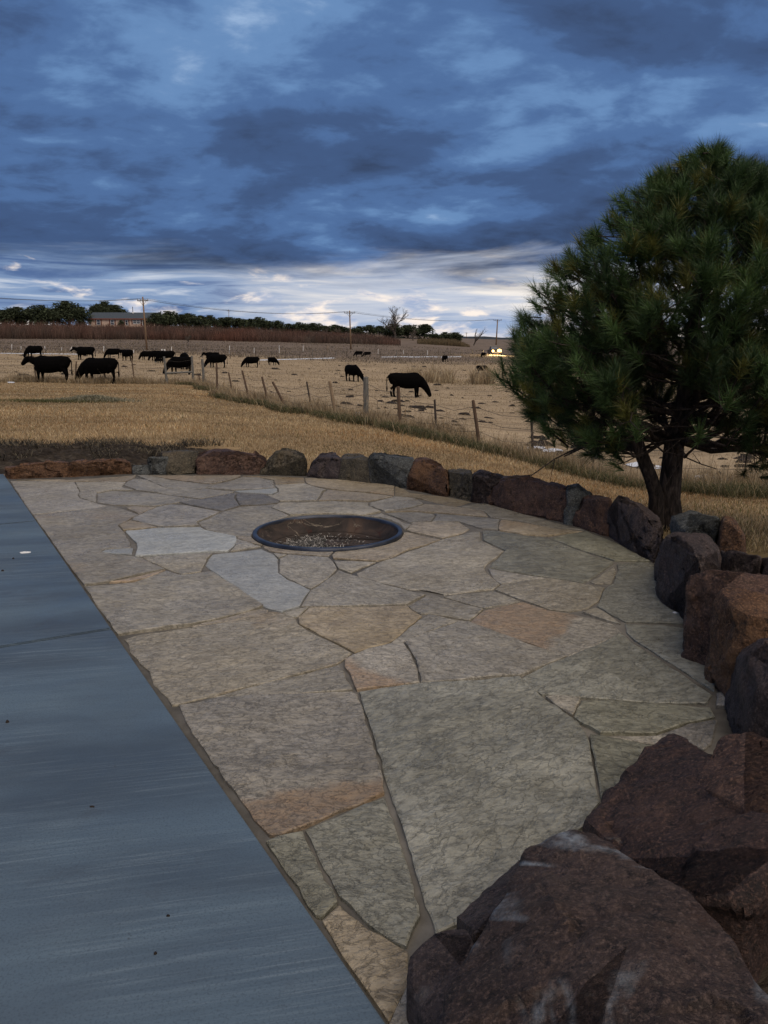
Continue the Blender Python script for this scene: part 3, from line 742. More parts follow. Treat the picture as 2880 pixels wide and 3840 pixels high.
# ------------------------------------------------------------------ concrete walkway
def build_walk():
    W = 5.2
    def P(s, w, z): p = EA+ED*s+EN*w; return Vector((p.x, p.y, z))
    # joints measured along the edge from EA (negative towards the camera)
    j1 = (ground(425, 2365)-EA).dot(ED); j2 = (ground(134, 1959)-EA).dot(ED)
    cuts = [.05, j2, j1, j1+(j1-j2), j1+2*(j1-j2)]
    sk = .12
    base = MB(); z0, z1 = -.10, -.03
    a, b, c_, d = P(cuts[0], .01, z1), P(cuts[-1], .01, z1), P(cuts[-1], W, z1), P(cuts[0], W, z1)
    base.quad(a, b, c_, d)
    wo = tag(base.build('concrete_walkway', MAT['soil_dark']), kind='structure')
    for k in range(len(cuts)-1):
        s0, s1 = cuts[k]-.012, cuts[k+1]+.012
        m = bmesh.new()
        vs_ = [P(s0, .002, .014), P(s1, .002, .014), P(s1, W, .014), P(s0, W, .014)]
        lo = [Vector((v.x, v.y, -.09)) for v in vs_]
        tv = [m.verts.new(v) for v in vs_]; bv = [m.verts.new(v) for v in lo]
        m.faces.new(tv)
        for i in range(4): m.faces.new((tv[i], bv[i], bv[(i+1) % 4], tv[(i+1) % 4]))
        bmesh.ops.recalc_face_normals(m, faces=m.faces)
        bmesh.ops.bevel(m, geom=[e for e in m.edges if all(v.co.z > 0 for v in e.verts)], offset=.006, segments=2, affect='EDGES')
        me = bpy.data.meshes.new('concrete_panel'); m.to_mesh(me); m.free()
        obj('concrete_panel', me, MAT['concrete'], wo)
build_walk()

# ------------------------------------------------------------------ wall boulders
def boulder(name, pts, label, mat, back=.45, chips=5, seed=1, lres=.05, amp=.5, sink=.10, group='rough boulders edging the patio', cat='boulder'):
    """pts: ('b',px,py) on the ground; ('t',px,py,dy) at depth of the base + dy; ('h',px,py,h) at height h"""
    rnd = random.Random(seed*13+5)
    B = [ground(p[1], p[2]) for p in pts if p[0] == 'b']
    bx = [p.x for p in B]; by = [p.y for p in B]
    def base_y(px):
        if not B: return None
        best = sorted(zip([q[1] for q in pts if q[0] == 'b'], by))
        return float(np.interp(px, [q[0] for q in best], [q[1] for q in best]))
    P = list(B)
    for p in pts:
        if p[0] == 't': P.append(at_depth(p[1], p[2], base_y(p[1])+p[3]))
        if p[0] == 'h': P.append(ground(p[1], p[2], p[3]))
    cen = sum(P, Vector())/len(P)
    d = Vector((cen.x, cen.y, 0)).normalized()
    zs = max(p.z for p in P)
    allp = list(P)
    for p in P:
        if back > 0:
            q = p+d*back*rnd.uniform(.8, 1.1); q.z = p.z*rnd.uniform(.86, .98)+ (0 if p.z > .05 else 0)
            mid = p+d*back*.5
            if p.z > .05: q.z = p.z - .02 - .03*rnd.random()
            else: q.z = -sink
            allp.append(q)
        lowp = Vector((p.x, p.y, -sink)) + (p-cen)*.02
        lowp.z = -sink; allp.append(lowp)
    bm = bmesh.new()
    for p in allp: bm.verts.new(p)
    def hull():
        r = bmesh.ops.convex_hull(bm, input=bm.verts[:])
        junk = {g for g in r['geom_interior'] if isinstance(g, bmesh.types.BMVert)} | {g for g in r['geom_unused'] if isinstance(g, bmesh.types.BMVert)}
        bmesh.ops.delete(bm, geom=list(junk), context='VERTS')
    hull()
    c0 = sum((v.co for v in bm.verts), Vector())/len(bm.verts)
    for k in range(chips):
        nrm = Vector((rnd.gauss(0, 1), rnd.gauss(0, 1), rnd.gauss(.15, .8))).normalized()
        sup = max((v.co-c0).dot(nrm) for v in bm.verts)
        co = c0+nrm*sup*rnd.uniform(.90, .98)
        bmesh.ops.bisect_plane(bm, geom=bm.verts[:]+bm.edges[:]+bm.faces[:], plane_co=co, plane_no=nrm, clear_outer=True)
        hull()
    bmesh.ops.triangulate(bm, faces=bm.faces[:])
    for it in range(7):
        Ls = lres*(1.0)
        ed = [e for e in bm.edges if e.calc_length() > Ls*1.5]
        if not ed: break
        bmesh.ops.subdivide_edges(bm, edges=ed, cuts=1)
        bmesh.ops.triangulate(bm, faces=bm.faces[:])
    bmesh.ops.smooth_vert(bm, verts=bm.verts[:], factor=.4, use_axis_x=True, use_axis_y=True, use_axis_z=True)
    bm.normal_update()
    size = (max(v.co.x for v in bm.verts)-min(v.co.x for v in bm.verts)+zs)*.5
    off = Vector((seed*3.7, seed*1.9, seed*7.1)); disp = []
    vl = [v.co.copy() for v in bm.verts]
    seeds = [vl[rnd.randrange(len(vl))] for _ in range(26)]
    cells = [(c, rnd.uniform(-.055, .035), Vector((rnd.uniform(-.22, .22), rnd.uniform(-.22, .22), rnd.uniform(-.25, .25)))) for c in seeds]
    for v in bm.verts:
        p = v.co+off
        wob = Vector((noise.noise(p*5), noise.noise(p*5+Vector((9, 0, 0))), noise.noise(p*5+Vector((0, 9, 0)))))*.10*size
        q = v.co+wob; best = min(cells, key=lambda c: (c[0]-q).length_squared)
        fac = best[1]*size+best[2].dot(v.co-best[0])*.42
        fac = max(-.09*size, min(.05*size, fac))
        pit_ = min(0, noise.noise(p*7+Vector((4, 4, 4)))+.25)*.02
        lay_ = math.floor((noise.noise(Vector((p.x*1.5, p.y*1.5, p.z*7+noise.noise(p*2)*1.2)))+.5)*4)/4*.02*size
        e_ = noise.fractal(p*12, .95, 2.1, 4)*.012 + noise.fractal(p*4, 1., 2., 3)*(.02 if amp > .3 else .010)*size
        disp.append(fac*amp*1.7 + lay_ + pit_ + e_*min(1, size*2.5) + .004)
    for v, dd in zip(bm.verts, disp): v.co += v.normal*dd
    bm.normal_update()
    for e in bm.edges: e.smooth = not (len(e.link_faces) == 2 and e.calc_face_angle(0) > math.radians(34))
    for f in bm.faces: f.smooth = True
    loc = Vector((c0.x, c0.y, 0))
    for v in bm.verts: v.co -= loc
    me = bpy.data.meshes.new(name); bm.to_mesh(me); bm.free()
    return tag(obj(name, me, MAT[mat], None, loc), label, cat, group)

b, t, h = 'b', 't', 'h'
ROCKS = [
 ([(b,35,1794),(b,257,1785),(t,17,1752,.06),(t,40,1752,.02),(t,116,1741,.03),(t,174,1733,.05),(t,255,1736,.03)], 'long low rust-brown boulder at the far left end of the wall', 'rock_rust', .30),
 ([(b,262,1786),(b,495,1774),(t,257,1741,.02),(t,324,1733,.05),(t,428,1724,.06),(t,486,1730,.03)], 'low rust boulder with a grey left corner, second from the far left end', 'rock_rust', .32),
 ([(b,500,1776),(b,596,1777),(t,498,1750,.03),(t,556,1743,.05),(t,590,1748,.04)], 'small dark grey slab lying low between rust and grey boulders', 'rock_grey', .25),
 ([(b,592,1777),(b,626,1777),(t,556,1716,.02),(t,570,1745,.0),(t,634,1722,.04),(t,630,1711,.05)], 'small blocky grey boulder leaning on a larger grey one', 'rock_grey', .22),
 ([(b,628,1778),(b,728,1774),(t,606,1699,.15),(t,690,1694,.15),(t,738,1699,.10),(t,636,1740,.03)], 'olive-grey upright boulder left of the wide reddish one', 'rock_olive', .35),
 ([(b,742,1777),(b,960,1778),(t,738,1712,.05),(t,800,1692,.18),(t,905,1696,.15),(t,960,1704,.08),(t,996,1730,.12)], 'wide flat-topped reddish boulder in the back row', 'rock_red', .42),
 ([(b,970,1778),(b,1150,1783),(t,996,1742,.06),(t,1033,1696,.12),(t,1074,1687,.16),(t,1114,1696,.12),(t,1143,1716,.06)], 'rounded brown boulder with a domed top and grey left shoulder', 'rock_olive', .40),
 ([(b,1154,1784),(b,1268,1799),(t,1172,1741,.05),(t,1201,1711,.12),(t,1279,1724,.10),(t,1260,1706,.35)], 'purple-brown boulder with a sloping left side, right of the domed one', 'rock_dark', .45),
 ([(b,1274,1800),(b,1390,1813),(t,1282,1722,.08),(t,1383,1725,.06),(t,1300,1706,.35),(t,1360,1710,.3)], 'square dark olive-brown boulder left of the big blue-grey one', 'rock_olive', .42),
 ([(b,1394,1813),(b,1529,1830),(t,1386,1716,.05),(t,1405,1702,.10),(t,1456,1713,.12),(t,1556,1726,.14),(t,1528,1762,.04)], 'big cracked blue-grey boulder in the middle of the back curve', 'rock_grey', .50),
 ([(b,1533,1833),(b,1680,1861),(t,1530,1782,.03),(t,1560,1732,.12),(t,1583,1725,.15),(t,1635,1742,.14),(t,1675,1772,.08)], 'rust-red boulder split by a diagonal crack', 'rock_rust', .45),
 ([(b,1684,1860),(b,1790,1881),(t,1682,1769,.06),(t,1768,1778,.05)], 'dark olive block left of a purplish wedge in the wall', 'rock_olive', .45),
 ([(b,1796,1882),(b,1827,1887),(t,1772,1779,.04),(t,1800,1768,.12),(t,1888,1793,.12),(t,1842,1828,.02)], 'purplish wedge-shaped boulder standing on its narrow end', 'rock_dark', .42),
 ([(b,1831,1886),(b,1930,1918),(b,2118,1957),(t,1840,1827,.0),(t,1886,1795,.06),(t,1995,1801,.12),(t,2136,1838,.08)], 'longest dark brown boulder of the right-hand curve', 'rock_red', .42),
 ([(b,2120,1960),(b,2142,1966),(t,2125,1837,.10),(t,2165,1826,.18),(t,2215,1860,.16),(t,2165,1917,.04)], 'narrow boulder with a pale grey top right of the longest one', 'rock_grey', .28),
 ([(b,2150,1967),(b,2276,2006),(t,2184,1873,.04),(t,2282,1876,.05),(t,2292,1917,.02)], 'dark reddish squarish boulder in front of the pine', 'rock_red', .36),
 ([(b,2284,2006),(b,2321,2035),(b,2392,2077),(b,2446,2108),(t,2287,1918,.0),(t,2321,1883,.08),(t,2399,1906,.20),(t,2475,1958,.22),(t,2480,2021,.06)], 'big black-grey boulder right of the squarish red one', 'rock_dark', .32),
 ([(b,2446,2113),(b,2480,2180),(b,2515,2226),(b,2557,2244),(h,2493,2012,.38),(h,2528,1988,.42),(h,2569,2030,.42),(h,2626,2098,.40),(h,2688,2130,.33),(h,2692,2065,.36),(h,2651,2004,.42)], 'tall brown boulder with a grey sloping top at the bend of the wall', 'rock_dark', .12),
 ([(h,2520,1938,.30),(h,2590,1922,.36),(h,2645,1966,.34),(h,2700,1946,.38),(h,2690,1990,.30),(h,2560,1985,.30)], 'dark grey slab lying behind the bend, below the pine trunk', 'rock_grey', .25),
 ([(h,2697,1992,.28),(h,2716,1944,.42),(h,2745,1956,.40),(h,2780,2010,.32),(h,2790,2062,.20),(h,2738,2060,.20)], 'orange-tan pointed boulder standing on edge in the lawn', 'rock_rust', .22),
 ([(h,2697,2072,.28),(h,2740,2063,.33),(h,2850,2090,.33),(h,2855,2112,.28),(h,2830,2140,.22),(h,2730,2143,.22)], 'flat dark slab right of the pointed orange boulder', 'rock_dark', .15),
 ([(h,2852,2092,.30),(h,2900,2090,.34),(h,2960,2120,.34),(h,2950,2170,.26),(h,2865,2160,.24)], 'dark boulder cut off by the right border behind the red slab', 'rock_dark', .15),
 ([(b,2582,2338),(b,2640,2370),(h,2590,2166,.40),(h,2610,2138,.44),(h,2651,2132,.46),(h,2795,2150,.46),(h,2930,2175,.44),(h,2930,2240,.40),(h,2725,2192,.42)], 'flat-topped reddish slab right of the tall bend boulder', 'rock_red', .10),
 ([(b,2655,2380),(b,2713,2490),(b,2774,2470),(h,2676,2262,.36),(h,2702,2217,.42),(h,2735,2200,.43),(h,2900,2245,.43),(h,2930,2330,.38),(h,2803,2307,.39),(h,2758,2283,.40)], 'blocky boulder with a deep rust face and grey top at the right border', 'rock_rust', .10),
 ([(b,2716,2495),(b,2747,2618),(b,2742,2716),(h,2810,2452,.34),(h,2870,2402,.40),(h,2990,2420,.42),(h,2990,2560,.36),(h,2850,2580,.28),(h,2820,2700,.14)], 'almost black boulder with slanting ridges below the rust-faced one', 'rock_dark', .10),
 ([(h,2716,2742,.27),(h,2800,2747,.29),(h,2880,2785,.30),(h,2990,2830,.31),(h,2990,3080,.33),(h,2790,3030,.30),(h,2605,2940,.23),(h,2672,2828,.25)], 'purplish-pink boulder at the right border above the wide brown one', 'rock_red', .0),
 ([(h,2201,3076,.10),(h,2260,2996,.10),(h,2331,2908,.12),(h,2447,2802,.14),(h,2522,2760,.14),(h,2610,2900,.22),(h,2880,2975,.30),(h,2980,3060,.32),(h,2940,3200,.32),(h,2824,3384,.26),(h,2686,3405,.24),(h,2564,3357,.20),(h,2337,3208,.15)], 'wide purple-brown boulder with a rusty lower edge above the nearest boulder', 'rock_purple', .0),
 ([(h,1986,3205,.26),(h,2133,3130,.28),(h,2201,3140,.28),(h,2337,3216,.31),(h,2587,3362,.36),(h,2734,3510,.38),(h,2836,3668,.38),(h,2920,3800,.38),(h,2920,4300,.36),(h,2100,4300,.36),(h,1700,4200,.30),(h,1684,3840,.26),(h,1684,3711,.25),(h,1728,3611,.25),(h,1797,3532,.25),(h,1910,3475,.26),(h,1967,3293,.26),(h,2120,3400,.34),(h,2360,3560,.39),(h,2500,3900,.40),(h,2050,3800,.33)], 'nearest and largest purple-brown boulder with pale blue mineral veins', 'rock_vein', .0),
 ([(h,1540,3590,.11),(h,1623,3500,.12),(h,1748,3477,.13),(h,1784,3510,.14),(h,1728,3620,.15),(h,1690,3730,.14),(h,1690,3900,.13),(h,1592,3850,.10),(h,1536,3680,.10)], 'small dark rounded boulder tucked beside the nearest boulder', 'rock_dark', .0),
 ([(h,1716,3441,.05),(h,1850,3340,.05),(h,1963,3216,.08),(h,1950,3314,.12),(h,1915,3461,.14),(h,1786,3496,.12)], 'thin dark slab wedged under the left side of the nearest boulder', 'rock_dark', .0),
]
for k, r in enumerate(ROCKS):
    near = k >= 22
    boulder('boulder', r[0], r[1], r[2], back=r[3], seed=k+1, lres=.019 if near else .026, chips=4 if not near else 1, amp=.5 if not near else .24)

# ------------------------------------------------------------------ fire pit
def build_pit():
    root = empty('fire_pit', (PITC.x, PITC.y, 0)); n = 96
    def lathe(prof, mat, name, jit=0., parent=root, smooth=True):
        V = []; Fc = []; m = len(prof)
        for k in range(n):
            an = 2*math.pi*k/n
            for r, z in prof:
                rr = r+(jit*noise.noise(Vector((math.cos(an)*4, math.sin(an)*4, z*9))) if jit else 0)
                V.append((math.cos(an)*rr, math.sin(an)*rr, z))
        for k in range(n):
            a, b_ = k*m, ((k+1) % n)*m
            for i in range(m-1): Fc.append((a+i, b_+i, b_+i+1, a+i+1))
        me = mesh_from(V, Fc, name, smooth)
        return obj(name, me, mat, parent)
    R = PIT_R; W = .036
    lathe([(R, -.01), (R, .014), (R-.004, .019), (R-W+.004, .021), (R-W, .017), (R-W, -.01)], MAT['rim'], 'rim')
    fz = -.105; ri = R-W-.085
    lathe([(R-W+.001, .008), (R-W-.004, -.02), (ri+.012, fz+.02), (ri, fz)], MAT['bowl'], 'bowl', .003)
    lathe([(ri+.006, fz-.001), (ri-.02, fz-.015), (ri-.025, fz-.05)], MAT['bowl'], 'inner_ring')
    # floor of soot
    V = [(0, 0, fz-.045)]; Fc = []
    for q in range(1, 13):
        for k in range(n):
            an = 2*math.pi*k/n; r = (ri+.004)*q/12
            V.append((math.cos(an)*r, math.sin(an)*r, fz-.045+.012*noise.fractal(Vector((math.cos(an)*r*9, math.sin(an)*r*9, 2)), 1, 2, 4)))
    for k in range(n):
        Fc.append((0, 1+k, 1+(k+1) % n))
        for q in range(11):
            a = 1+q*n+k; b_ = 1+q*n+(k+1) % n; Fc.append((a, a+n, b_+n, b_))
    obj('floor', mesh_from(V, Fc, 'floor', True), MAT['soot'], root)
    # steel plate with two rows of pressed marks, too scorched to read
    pl = MB(); rot = Matrix.Rotation(math.radians(-8), 3, 'Z')
    pl.box((.20, .12, fz-.012), (.46, .20, .008), rot)
    plate = pl.build('plate', MAT['bowl'], root)
    m = MB()
    for row, (y, x0, k) in enumerate(((.055, .03, 6), (.0, .00, 9))):
        for i in range(k):
            p = rot @ Vector((.20+(-.12+x0+i*.03)-.02, y+.13, 0))
            m.box((p.x, p.y, fz-.006), (.018, .024, .004), rot)
            m.box((p.x+.006, p.y+.004, fz-.004), (.006, .014, .004), rot)
    m.build('embossed_mark', MAT['soot'], plate)['kind'] = 'stuff'
    m = MB(); m.box((.20, .228, fz-.004), (.48, .012, .018), rot); m.build('plate_lip', MAT['bowl'], plate)
    # ash and burnt straw
    N_ = 2600; V = np.zeros((N_, 3, 3)); col = np.zeros((N_, 3, 3))
    for i in range(N_):
        x = RNG.normal(-.12, .20); y = RNG.normal(.06, .19)
        if math.hypot(x, y) > ri-.03: x, y = x*.5, y*.5
        a = RNG.uniform(0, math.pi); L = RNG.uniform(.01, .045); w = .004
        d = np.array((math.cos(a), math.sin(a), RNG.uniform(-.1, .5)))*L; s = np.array((-math.sin(a), math.cos(a), 0))*w
        p = np.array((x, y, fz-.035+RNG.uniform(0, .03)))
        V[i] = (p-s, p+s, p+d); c = RNG.choice([.03, .06, .10, .2, .38])*np.array((1, .95, .88)); col[i] = c
    obj('ash', tri_mesh(V.reshape(-1, 3), np.arange(N_*3).reshape(-1, 3), 'ash', col.reshape(-1, 3)), MAT['ash'], root)['kind'] = 'stuff'
    tag(root, 'round sunken steel fire pit with a blue rim in the flagstones', 'fire pit')
MAT['soot'] = plain('soot', (.042,.040,.039), .9, .5, 30)
build_pit()

# ------------------------------------------------------------------ soil, droppings
def build_soil():
    nx, ny = 190, 110; V = []; Fc = []
    x0, x1 = -7.5, -2.35; y0, y1 = 9.0, 12.7
    for j in range(ny):
        for i in range(nx):
            u, v = i/(nx-1), j/(ny-1); x = x0+(x1-x0)*u; y = y0+(y1-y0)*v
            yy = y + .25*noise.noise(Vector((x, 0, 3)))
            e = min(1, min(v*3, (1-v)*3.2, (1-u)*5, u*5)); e = max(0, e)
            p = Vector((x*2.2, y*4, 0))
            hh = .03+.07*noise.fractal(p, .8, 2, 6)+.06*abs(noise.noise(p*1.9))+.05*abs(noise.noise(p*4.3))
            hh += .04*max(0, 1-abs(v-.72)*3)
            V.append((x, yy, tzf(x, yy)-.03+e*(hh+.03)))
    for j in range(ny-1):
        for i in range(nx-1): a = j*nx+i; Fc.append((a, a+1, a+1+nx, a+nx))
    tag(obj('soil', mesh_from(V, Fc, 'soil', False), MAT['soil']), kind='structure')
    nx, ny = 40, 60; V = []; Fc = []
    for j in range(ny):
        for i in range(nx):
            x = .80+1.9*i/(nx-1); y = .6+1.7*j/(ny-1); p = Vector((x*6, y*6, 4))
            V.append((x, y, .0+.05*noise.fractal(p, 1, 2, 5)+.04*abs(noise.noise(p*1.7))))
    for j in range(ny-1):
        for i in range(nx-1): a = j*nx+i; Fc.append((a, a+1, a+1+nx, a+nx))
    tag(obj('soil', mesh_from(V, Fc, 'soil', False), MAT['soil']), kind='structure')
build_soil()
def splat(px, py, r, mat, name, label, cat, z=.0145, hh=.004, sx=1.8):
    g = ground(px, py, z); V = [(0, 0, hh)]; Fc = []; n = 22
    for q in (1, 2):
        for k in range(n):
            an = 2*math.pi*k/n; rr = r*(1+.35*noise.noise(Vector((math.cos(an)*1.5, math.sin(an)*1.5, px*.1))))*(q/2)
            V.append((math.cos(an)*rr*sx, math.sin(an)*rr, hh*(.8 if q == 1 else -.1)))
    for k in range(n):
        k2 = (k+1) % n; Fc += [(0, 1+k, 1+k2), (1+k, 1+n+k, 1+n+k2, 1+k2)]
    tag(obj(name, mesh_from(V, Fc, name, True), mat, None, g), label, cat)
splat(95, 2071, .030, MAT['white_paint'], 'bird_dropping', 'white splatter on the blue concrete near the left border', 'splatter', sx=1.3)
splat(2532, 2297, .012, MAT['white_paint'], 'pebble', 'tiny white chip on the flagstones near the red slab', 'pebble', z=.006, sx=1.2)
splat(10, 2141, 0.0084, MAT['dung'], 'dirt_crumb', 'dark crumb on the concrete at the left border below the white splatter', 'crumb', hh=.01, sx=1.3)
splat(50, 2095, 0.0070, MAT['dung'], 'dirt_crumb', 'dark crumb just below the white splatter on the concrete', 'crumb', hh=.01, sx=1.2)
splat(28, 2708, 0.0063, MAT['dung'], 'dirt_crumb', 'dark crumb on the concrete halfway down the left border', 'crumb', hh=.01, sx=1.2)
splat(583, 3576, 0.0042, MAT['dung'], 'dirt_crumb', 'round dark crumb on the concrete near the bottom border', 'crumb', hh=.006, sx=1.1)
splat(345, 3025, 0.0035, MAT['dung'], 'dirt_crumb', 'thin dark crumb on the middle of the near concrete panel', 'crumb', hh=.004, sx=2.6)
splat(630, 3434, .004, MAT['dung'], 'dirt_crumb', 'tiny dark speck on the concrete left of the bottom flagstones', 'crumb', hh=.004, sx=1.4)

# ------------------------------------------------------------------ grasses
def blades(X, Y, Z, hgt, wid, lean, cols, bend=.35, two=True):
    """curved blades: each 2 segments -> 3 triangles"""
    n = len(X); a = RNG.uniform(0, 2*np.pi, n); la = RNG.uniform(0, 2*np.pi, n)
    s = np.stack([np.cos(a), np.sin(a), np.zeros(n)], -1)*(wid*.5)[:, None]
    d = np.stack([np.cos(la), np.sin(la), np.zeros(n)], -1)
    base = np.stack([X, Y, Z], -1); up = np.array((0, 0, 1.))
    l = (lean*hgt)[:, None]
    m = base+up*(hgt*.55)[:, None]+d*l*.35
    t_ = base+up*(hgt*np.sqrt(np.maximum(.1, 1-np.minimum(lean, .9)**2)))[:, None]+d*l
    V = np.stack([base-s, base+s, m-s*.75, m+s*.75, t_], 1).reshape(-1, 3)
    k = (np.arange(n)*5)[:, None]
    Tn = np.concatenate([k+np.array([[0, 1, 3]]), k+np.array([[0, 3, 2]]), k+np.array([[2, 3, 4]])])
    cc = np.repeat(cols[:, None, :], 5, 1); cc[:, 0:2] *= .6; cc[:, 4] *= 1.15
    return V, Tn, cc.reshape(-1, 3)
def polar(n, r0, r1, u0, u1, power=0.0):
    r = r0*(r1/r0)**RNG.uniform(0, 1, n) if power == 0 else (r0**power+(r1**power-r0**power)*RNG.uniform(0, 1, n))**(1/power)
    return r*RNG.uniform(u0, u1, n), r
def vnoise(x, y, s, o=0.):
    return np.array([noise.noise(Vector((a*s+o, b_*s, o))) for a, b_ in zip(x, y)])
def pick(n, palette, jit=.18):
    P = np.array(palette)[RNG.integers(0, len(palette), n)]
    return P*(1+RNG.uniform(-jit, jit, n))[:, None]
WALLXY = [ground(*p) for p in WALLBASE]
def outside_wall(X, Y):
    c = Vector((PITC.x, PITC.y, 0))
    ang = np.array([math.atan2(p.x-c.x, p.y-c.y) for p in WALLXY]); rr = np.array([(p-c).length for p in WALLXY])
    o = np.argsort(ang); A = np.arctan2(X-c.x, Y-c.y)
    return np.hypot(X-c.x, Y-c.y) > np.interp(A, ang[o], rr[o])+.42
def lay(name, parts, label, cat='grass', mat='grass'):
    V = []; Tn = []; Cc = []; n = 0
    for v, t_, c_ in parts: V.append(v); Tn.append(t_+n); Cc.append(c_); n += len(v)
    o = obj(name, tri_mesh(np.concatenate(V), np.concatenate(Tn), name, np.concatenate(Cc)), MAT[mat])
    return tag(o, label, cat, kind='stuff')
def build_grass():
    # lawn
    X, Y = polar(330000, 6.2, 50, -.62, .66)
    b_ = beyond(X, Y)
    k = (b_ < -.9+RNG.normal(0, .35, len(X))) & outside_wall(X, Y) & ~((X < -2.2) & (Y < 12.4+.35*np.sin(X*2)))
    k &= ~((X > 1.0) & (Y < 3.0))
    X, Y = X[k], Y[k]; n = len(X)
    pn = vnoise(X, Y, .33) + .6*vnoise(X, Y, 1.1, 5.) + .8*vnoise(X*.22+Y*.12, Y*.9-X*.3, .8, 15.)
    r = Y/9.
    hgt = RNG.uniform(.025, .07, n)*(1+.35*np.clip(pn, -1, 1))*np.clip(r, .9, 1.5)**.5
    wid = RNG.uniform(.004, .007, n)*np.clip(r, .8, 4)
    gold = np.array([(.40,.29,.155), (.48,.37,.215), (.31,.21,.105), (.56,.46,.30), (.36,.265,.155)])
    col = gold[RNG.integers(0, 5, n)]*(1+RNG.uniform(-.25, .2, n))[:, None]
    col *= (1+.45*np.clip(pn, -1, 1))[:, None]
    og = RNG.uniform(0, 1, n) < np.clip(.9*vnoise(X, Y, .22, 51.), 0, .6); col[og] *= np.array((.95, .78, .62))
    edge = np.clip(1-(b_[k]+6)/-3, 0, 1)  # unused greening reserve
    gr = (RNG.uniform(0, 1, n) < np.clip(.10+.5*np.clip(vnoise(X, Y, .5, 9.), 0, 1), 0, .5)*np.clip((14-Y)/5, .15, 1))
    col[gr] = np.array((.11,.125,.035))*(1+RNG.uniform(-.3, .3, gr.sum()))[:, None]
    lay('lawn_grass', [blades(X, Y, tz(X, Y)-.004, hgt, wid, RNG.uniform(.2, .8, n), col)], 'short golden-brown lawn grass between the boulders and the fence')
    # fence strip: tall dead grass over a dark green fringe
    parts = []
    xs = RNG.uniform(-24, 11, 140000); 
    yf = np.interp(xs, FX, FY); off = RNG.normal(-.1, .75, len(xs)); ys = yf+off
    dens = np.clip(18/np.maximum(ys, 8), .25, 1.)
    clump = vnoise(xs, ys, .7, 3.)+.5*vnoise(xs, ys, 2.3, 8.)-.12
    k = (np.abs(xs/ys) < .64) & (RNG.uniform(0, 1, len(xs)) < dens*np.clip(.55+.7*clump, .1, 1)) & outside_wall(xs, ys)
    X, Y, cl = xs[k], ys[k], clump[k]; n = len(X); r = Y/12
    hgt = RNG.uniform(.14, .5, n)*(1+.6*np.clip(cl, -.8, 1)); tall = RNG.uniform(0, 1, n) < .06; hgt[tall] *= 1.8
    col = pick(n, [(.37,.28,.165), (.30,.22,.125), (.42,.34,.22), (.24,.17,.10), (.33,.27,.18)])
    parts.append(blades(X, Y, tz(X, Y)-.01, hgt, RNG.uniform(.004, .009, n)*np.clip(r, .9, 3), RNG.uniform(.15, 1.0, n), col))
    xs = RNG.uniform(-12, 11, 110000); yf = np.interp(xs, FX, FY); ys = yf+RNG.normal(-1.25, .35, len(xs))
    cl = vnoise(xs, ys, .8, 13.)
    k = (np.abs(xs/ys) < .64) & (RNG.uniform(0, 1, len(xs)) < np.clip(16/np.maximum(ys, 8), .2, 1)*np.clip(.5+1.1*cl, .05, 1)) & outside_wall(xs, ys)
    X, Y = xs[k], ys[k]; n = len(X)
    col = pick(n, [(.075,.082,.034), (.11,.11,.05), (.16,.14,.07), (.05,.062,.026), (.22,.18,.10)])
    parts.append(blades(X, Y, tz(X, Y)-.01, RNG.uniform(.12, .34, n), RNG.uniform(.005, .009, n)*np.clip(Y/12, .9, 3), RNG.uniform(.5, 1.2, n), col))
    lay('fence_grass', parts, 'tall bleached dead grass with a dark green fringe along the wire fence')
    # pasture stubble
    X, Y = polar(190000, 12, 190, -.58, .62)
    k = beyond(X, Y) > .3; X, Y = X[k], Y[k]; n = len(X)
    pn = vnoise(X, Y, .5, 21.)+vnoise(X*.4, Y, .9, 2.)
    k = RNG.uniform(-1, .7, n) < pn; X, Y, pn = X[k], Y[k], pn[k]; n = len(X)
    col = pick(n, [(.36,.28,.165), (.31,.235,.135), (.40,.33,.21), (.25,.19,.11)])*(1-.2*np.clip((Y-110)/40, 0, 1))[:, None]
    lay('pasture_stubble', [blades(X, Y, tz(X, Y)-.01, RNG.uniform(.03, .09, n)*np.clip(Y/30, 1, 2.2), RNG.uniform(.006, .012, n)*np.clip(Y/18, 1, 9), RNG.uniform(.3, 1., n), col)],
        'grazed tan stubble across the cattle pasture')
    # reeds
    parts = []
    for (xa, xb, yb, hh, cnt) in ((1505, 1690, 1434, 62, 900), (1768, 1850, 1440, 62, 650), (1640, 1700, 1437, 40, 250), (1690, 1775, 1441, 16, 160)):
        px = RNG.uniform(xa, xb, cnt); py = yb+RNG.uniform(-14, 3, cnt)
        G = [on_terrain(a, q) for a, q in zip(px, py)]
        X = np.array([g.x for g in G]); Y = np.array([g.y for g in G]); Z = np.array([g.z for g in G])
        hg = RNG.uniform(.5, 1., cnt)*hh*Y/F*(1+.25*np.sin(px*.09))
        parts.append(blades(X, Y, Z-.02, hg, RNG.uniform(.03, .07, cnt), RNG.uniform(.1, .9, cnt), pick(cnt, [(.40,.31,.19), (.33,.25,.15), (.46,.38,.25), (.27,.2,.12)])))
    lay('reeds', parts, 'pale dry cattail reeds standing in the pasture left of the pine', 'reeds')
    # straw heap on the lawn
    n = 2600; g = on_terrain(345, 1506)
    X = g.x+RNG.normal(0, .62, n); Y = g.y+RNG.normal(0, .35, n); rr = np.exp(-((X-g.x)/.8)**2-((Y-g.y)/.5)**2)
    Z = tz(X, Y)+.14*rr-.03
    o = lay('cut_grass_heap', [blades(X, Y, Z, RNG.uniform(.08, .24, n), RNG.uniform(.01, .018, n), RNG.uniform(.8, 1.3, n), pick(n, [(.30,.28,.20), (.40,.38,.28), (.22,.21,.14), (.15,.15,.09)]))],
        'pale grey-green heap of cut grass on the left of the lawn', 'grass heap')
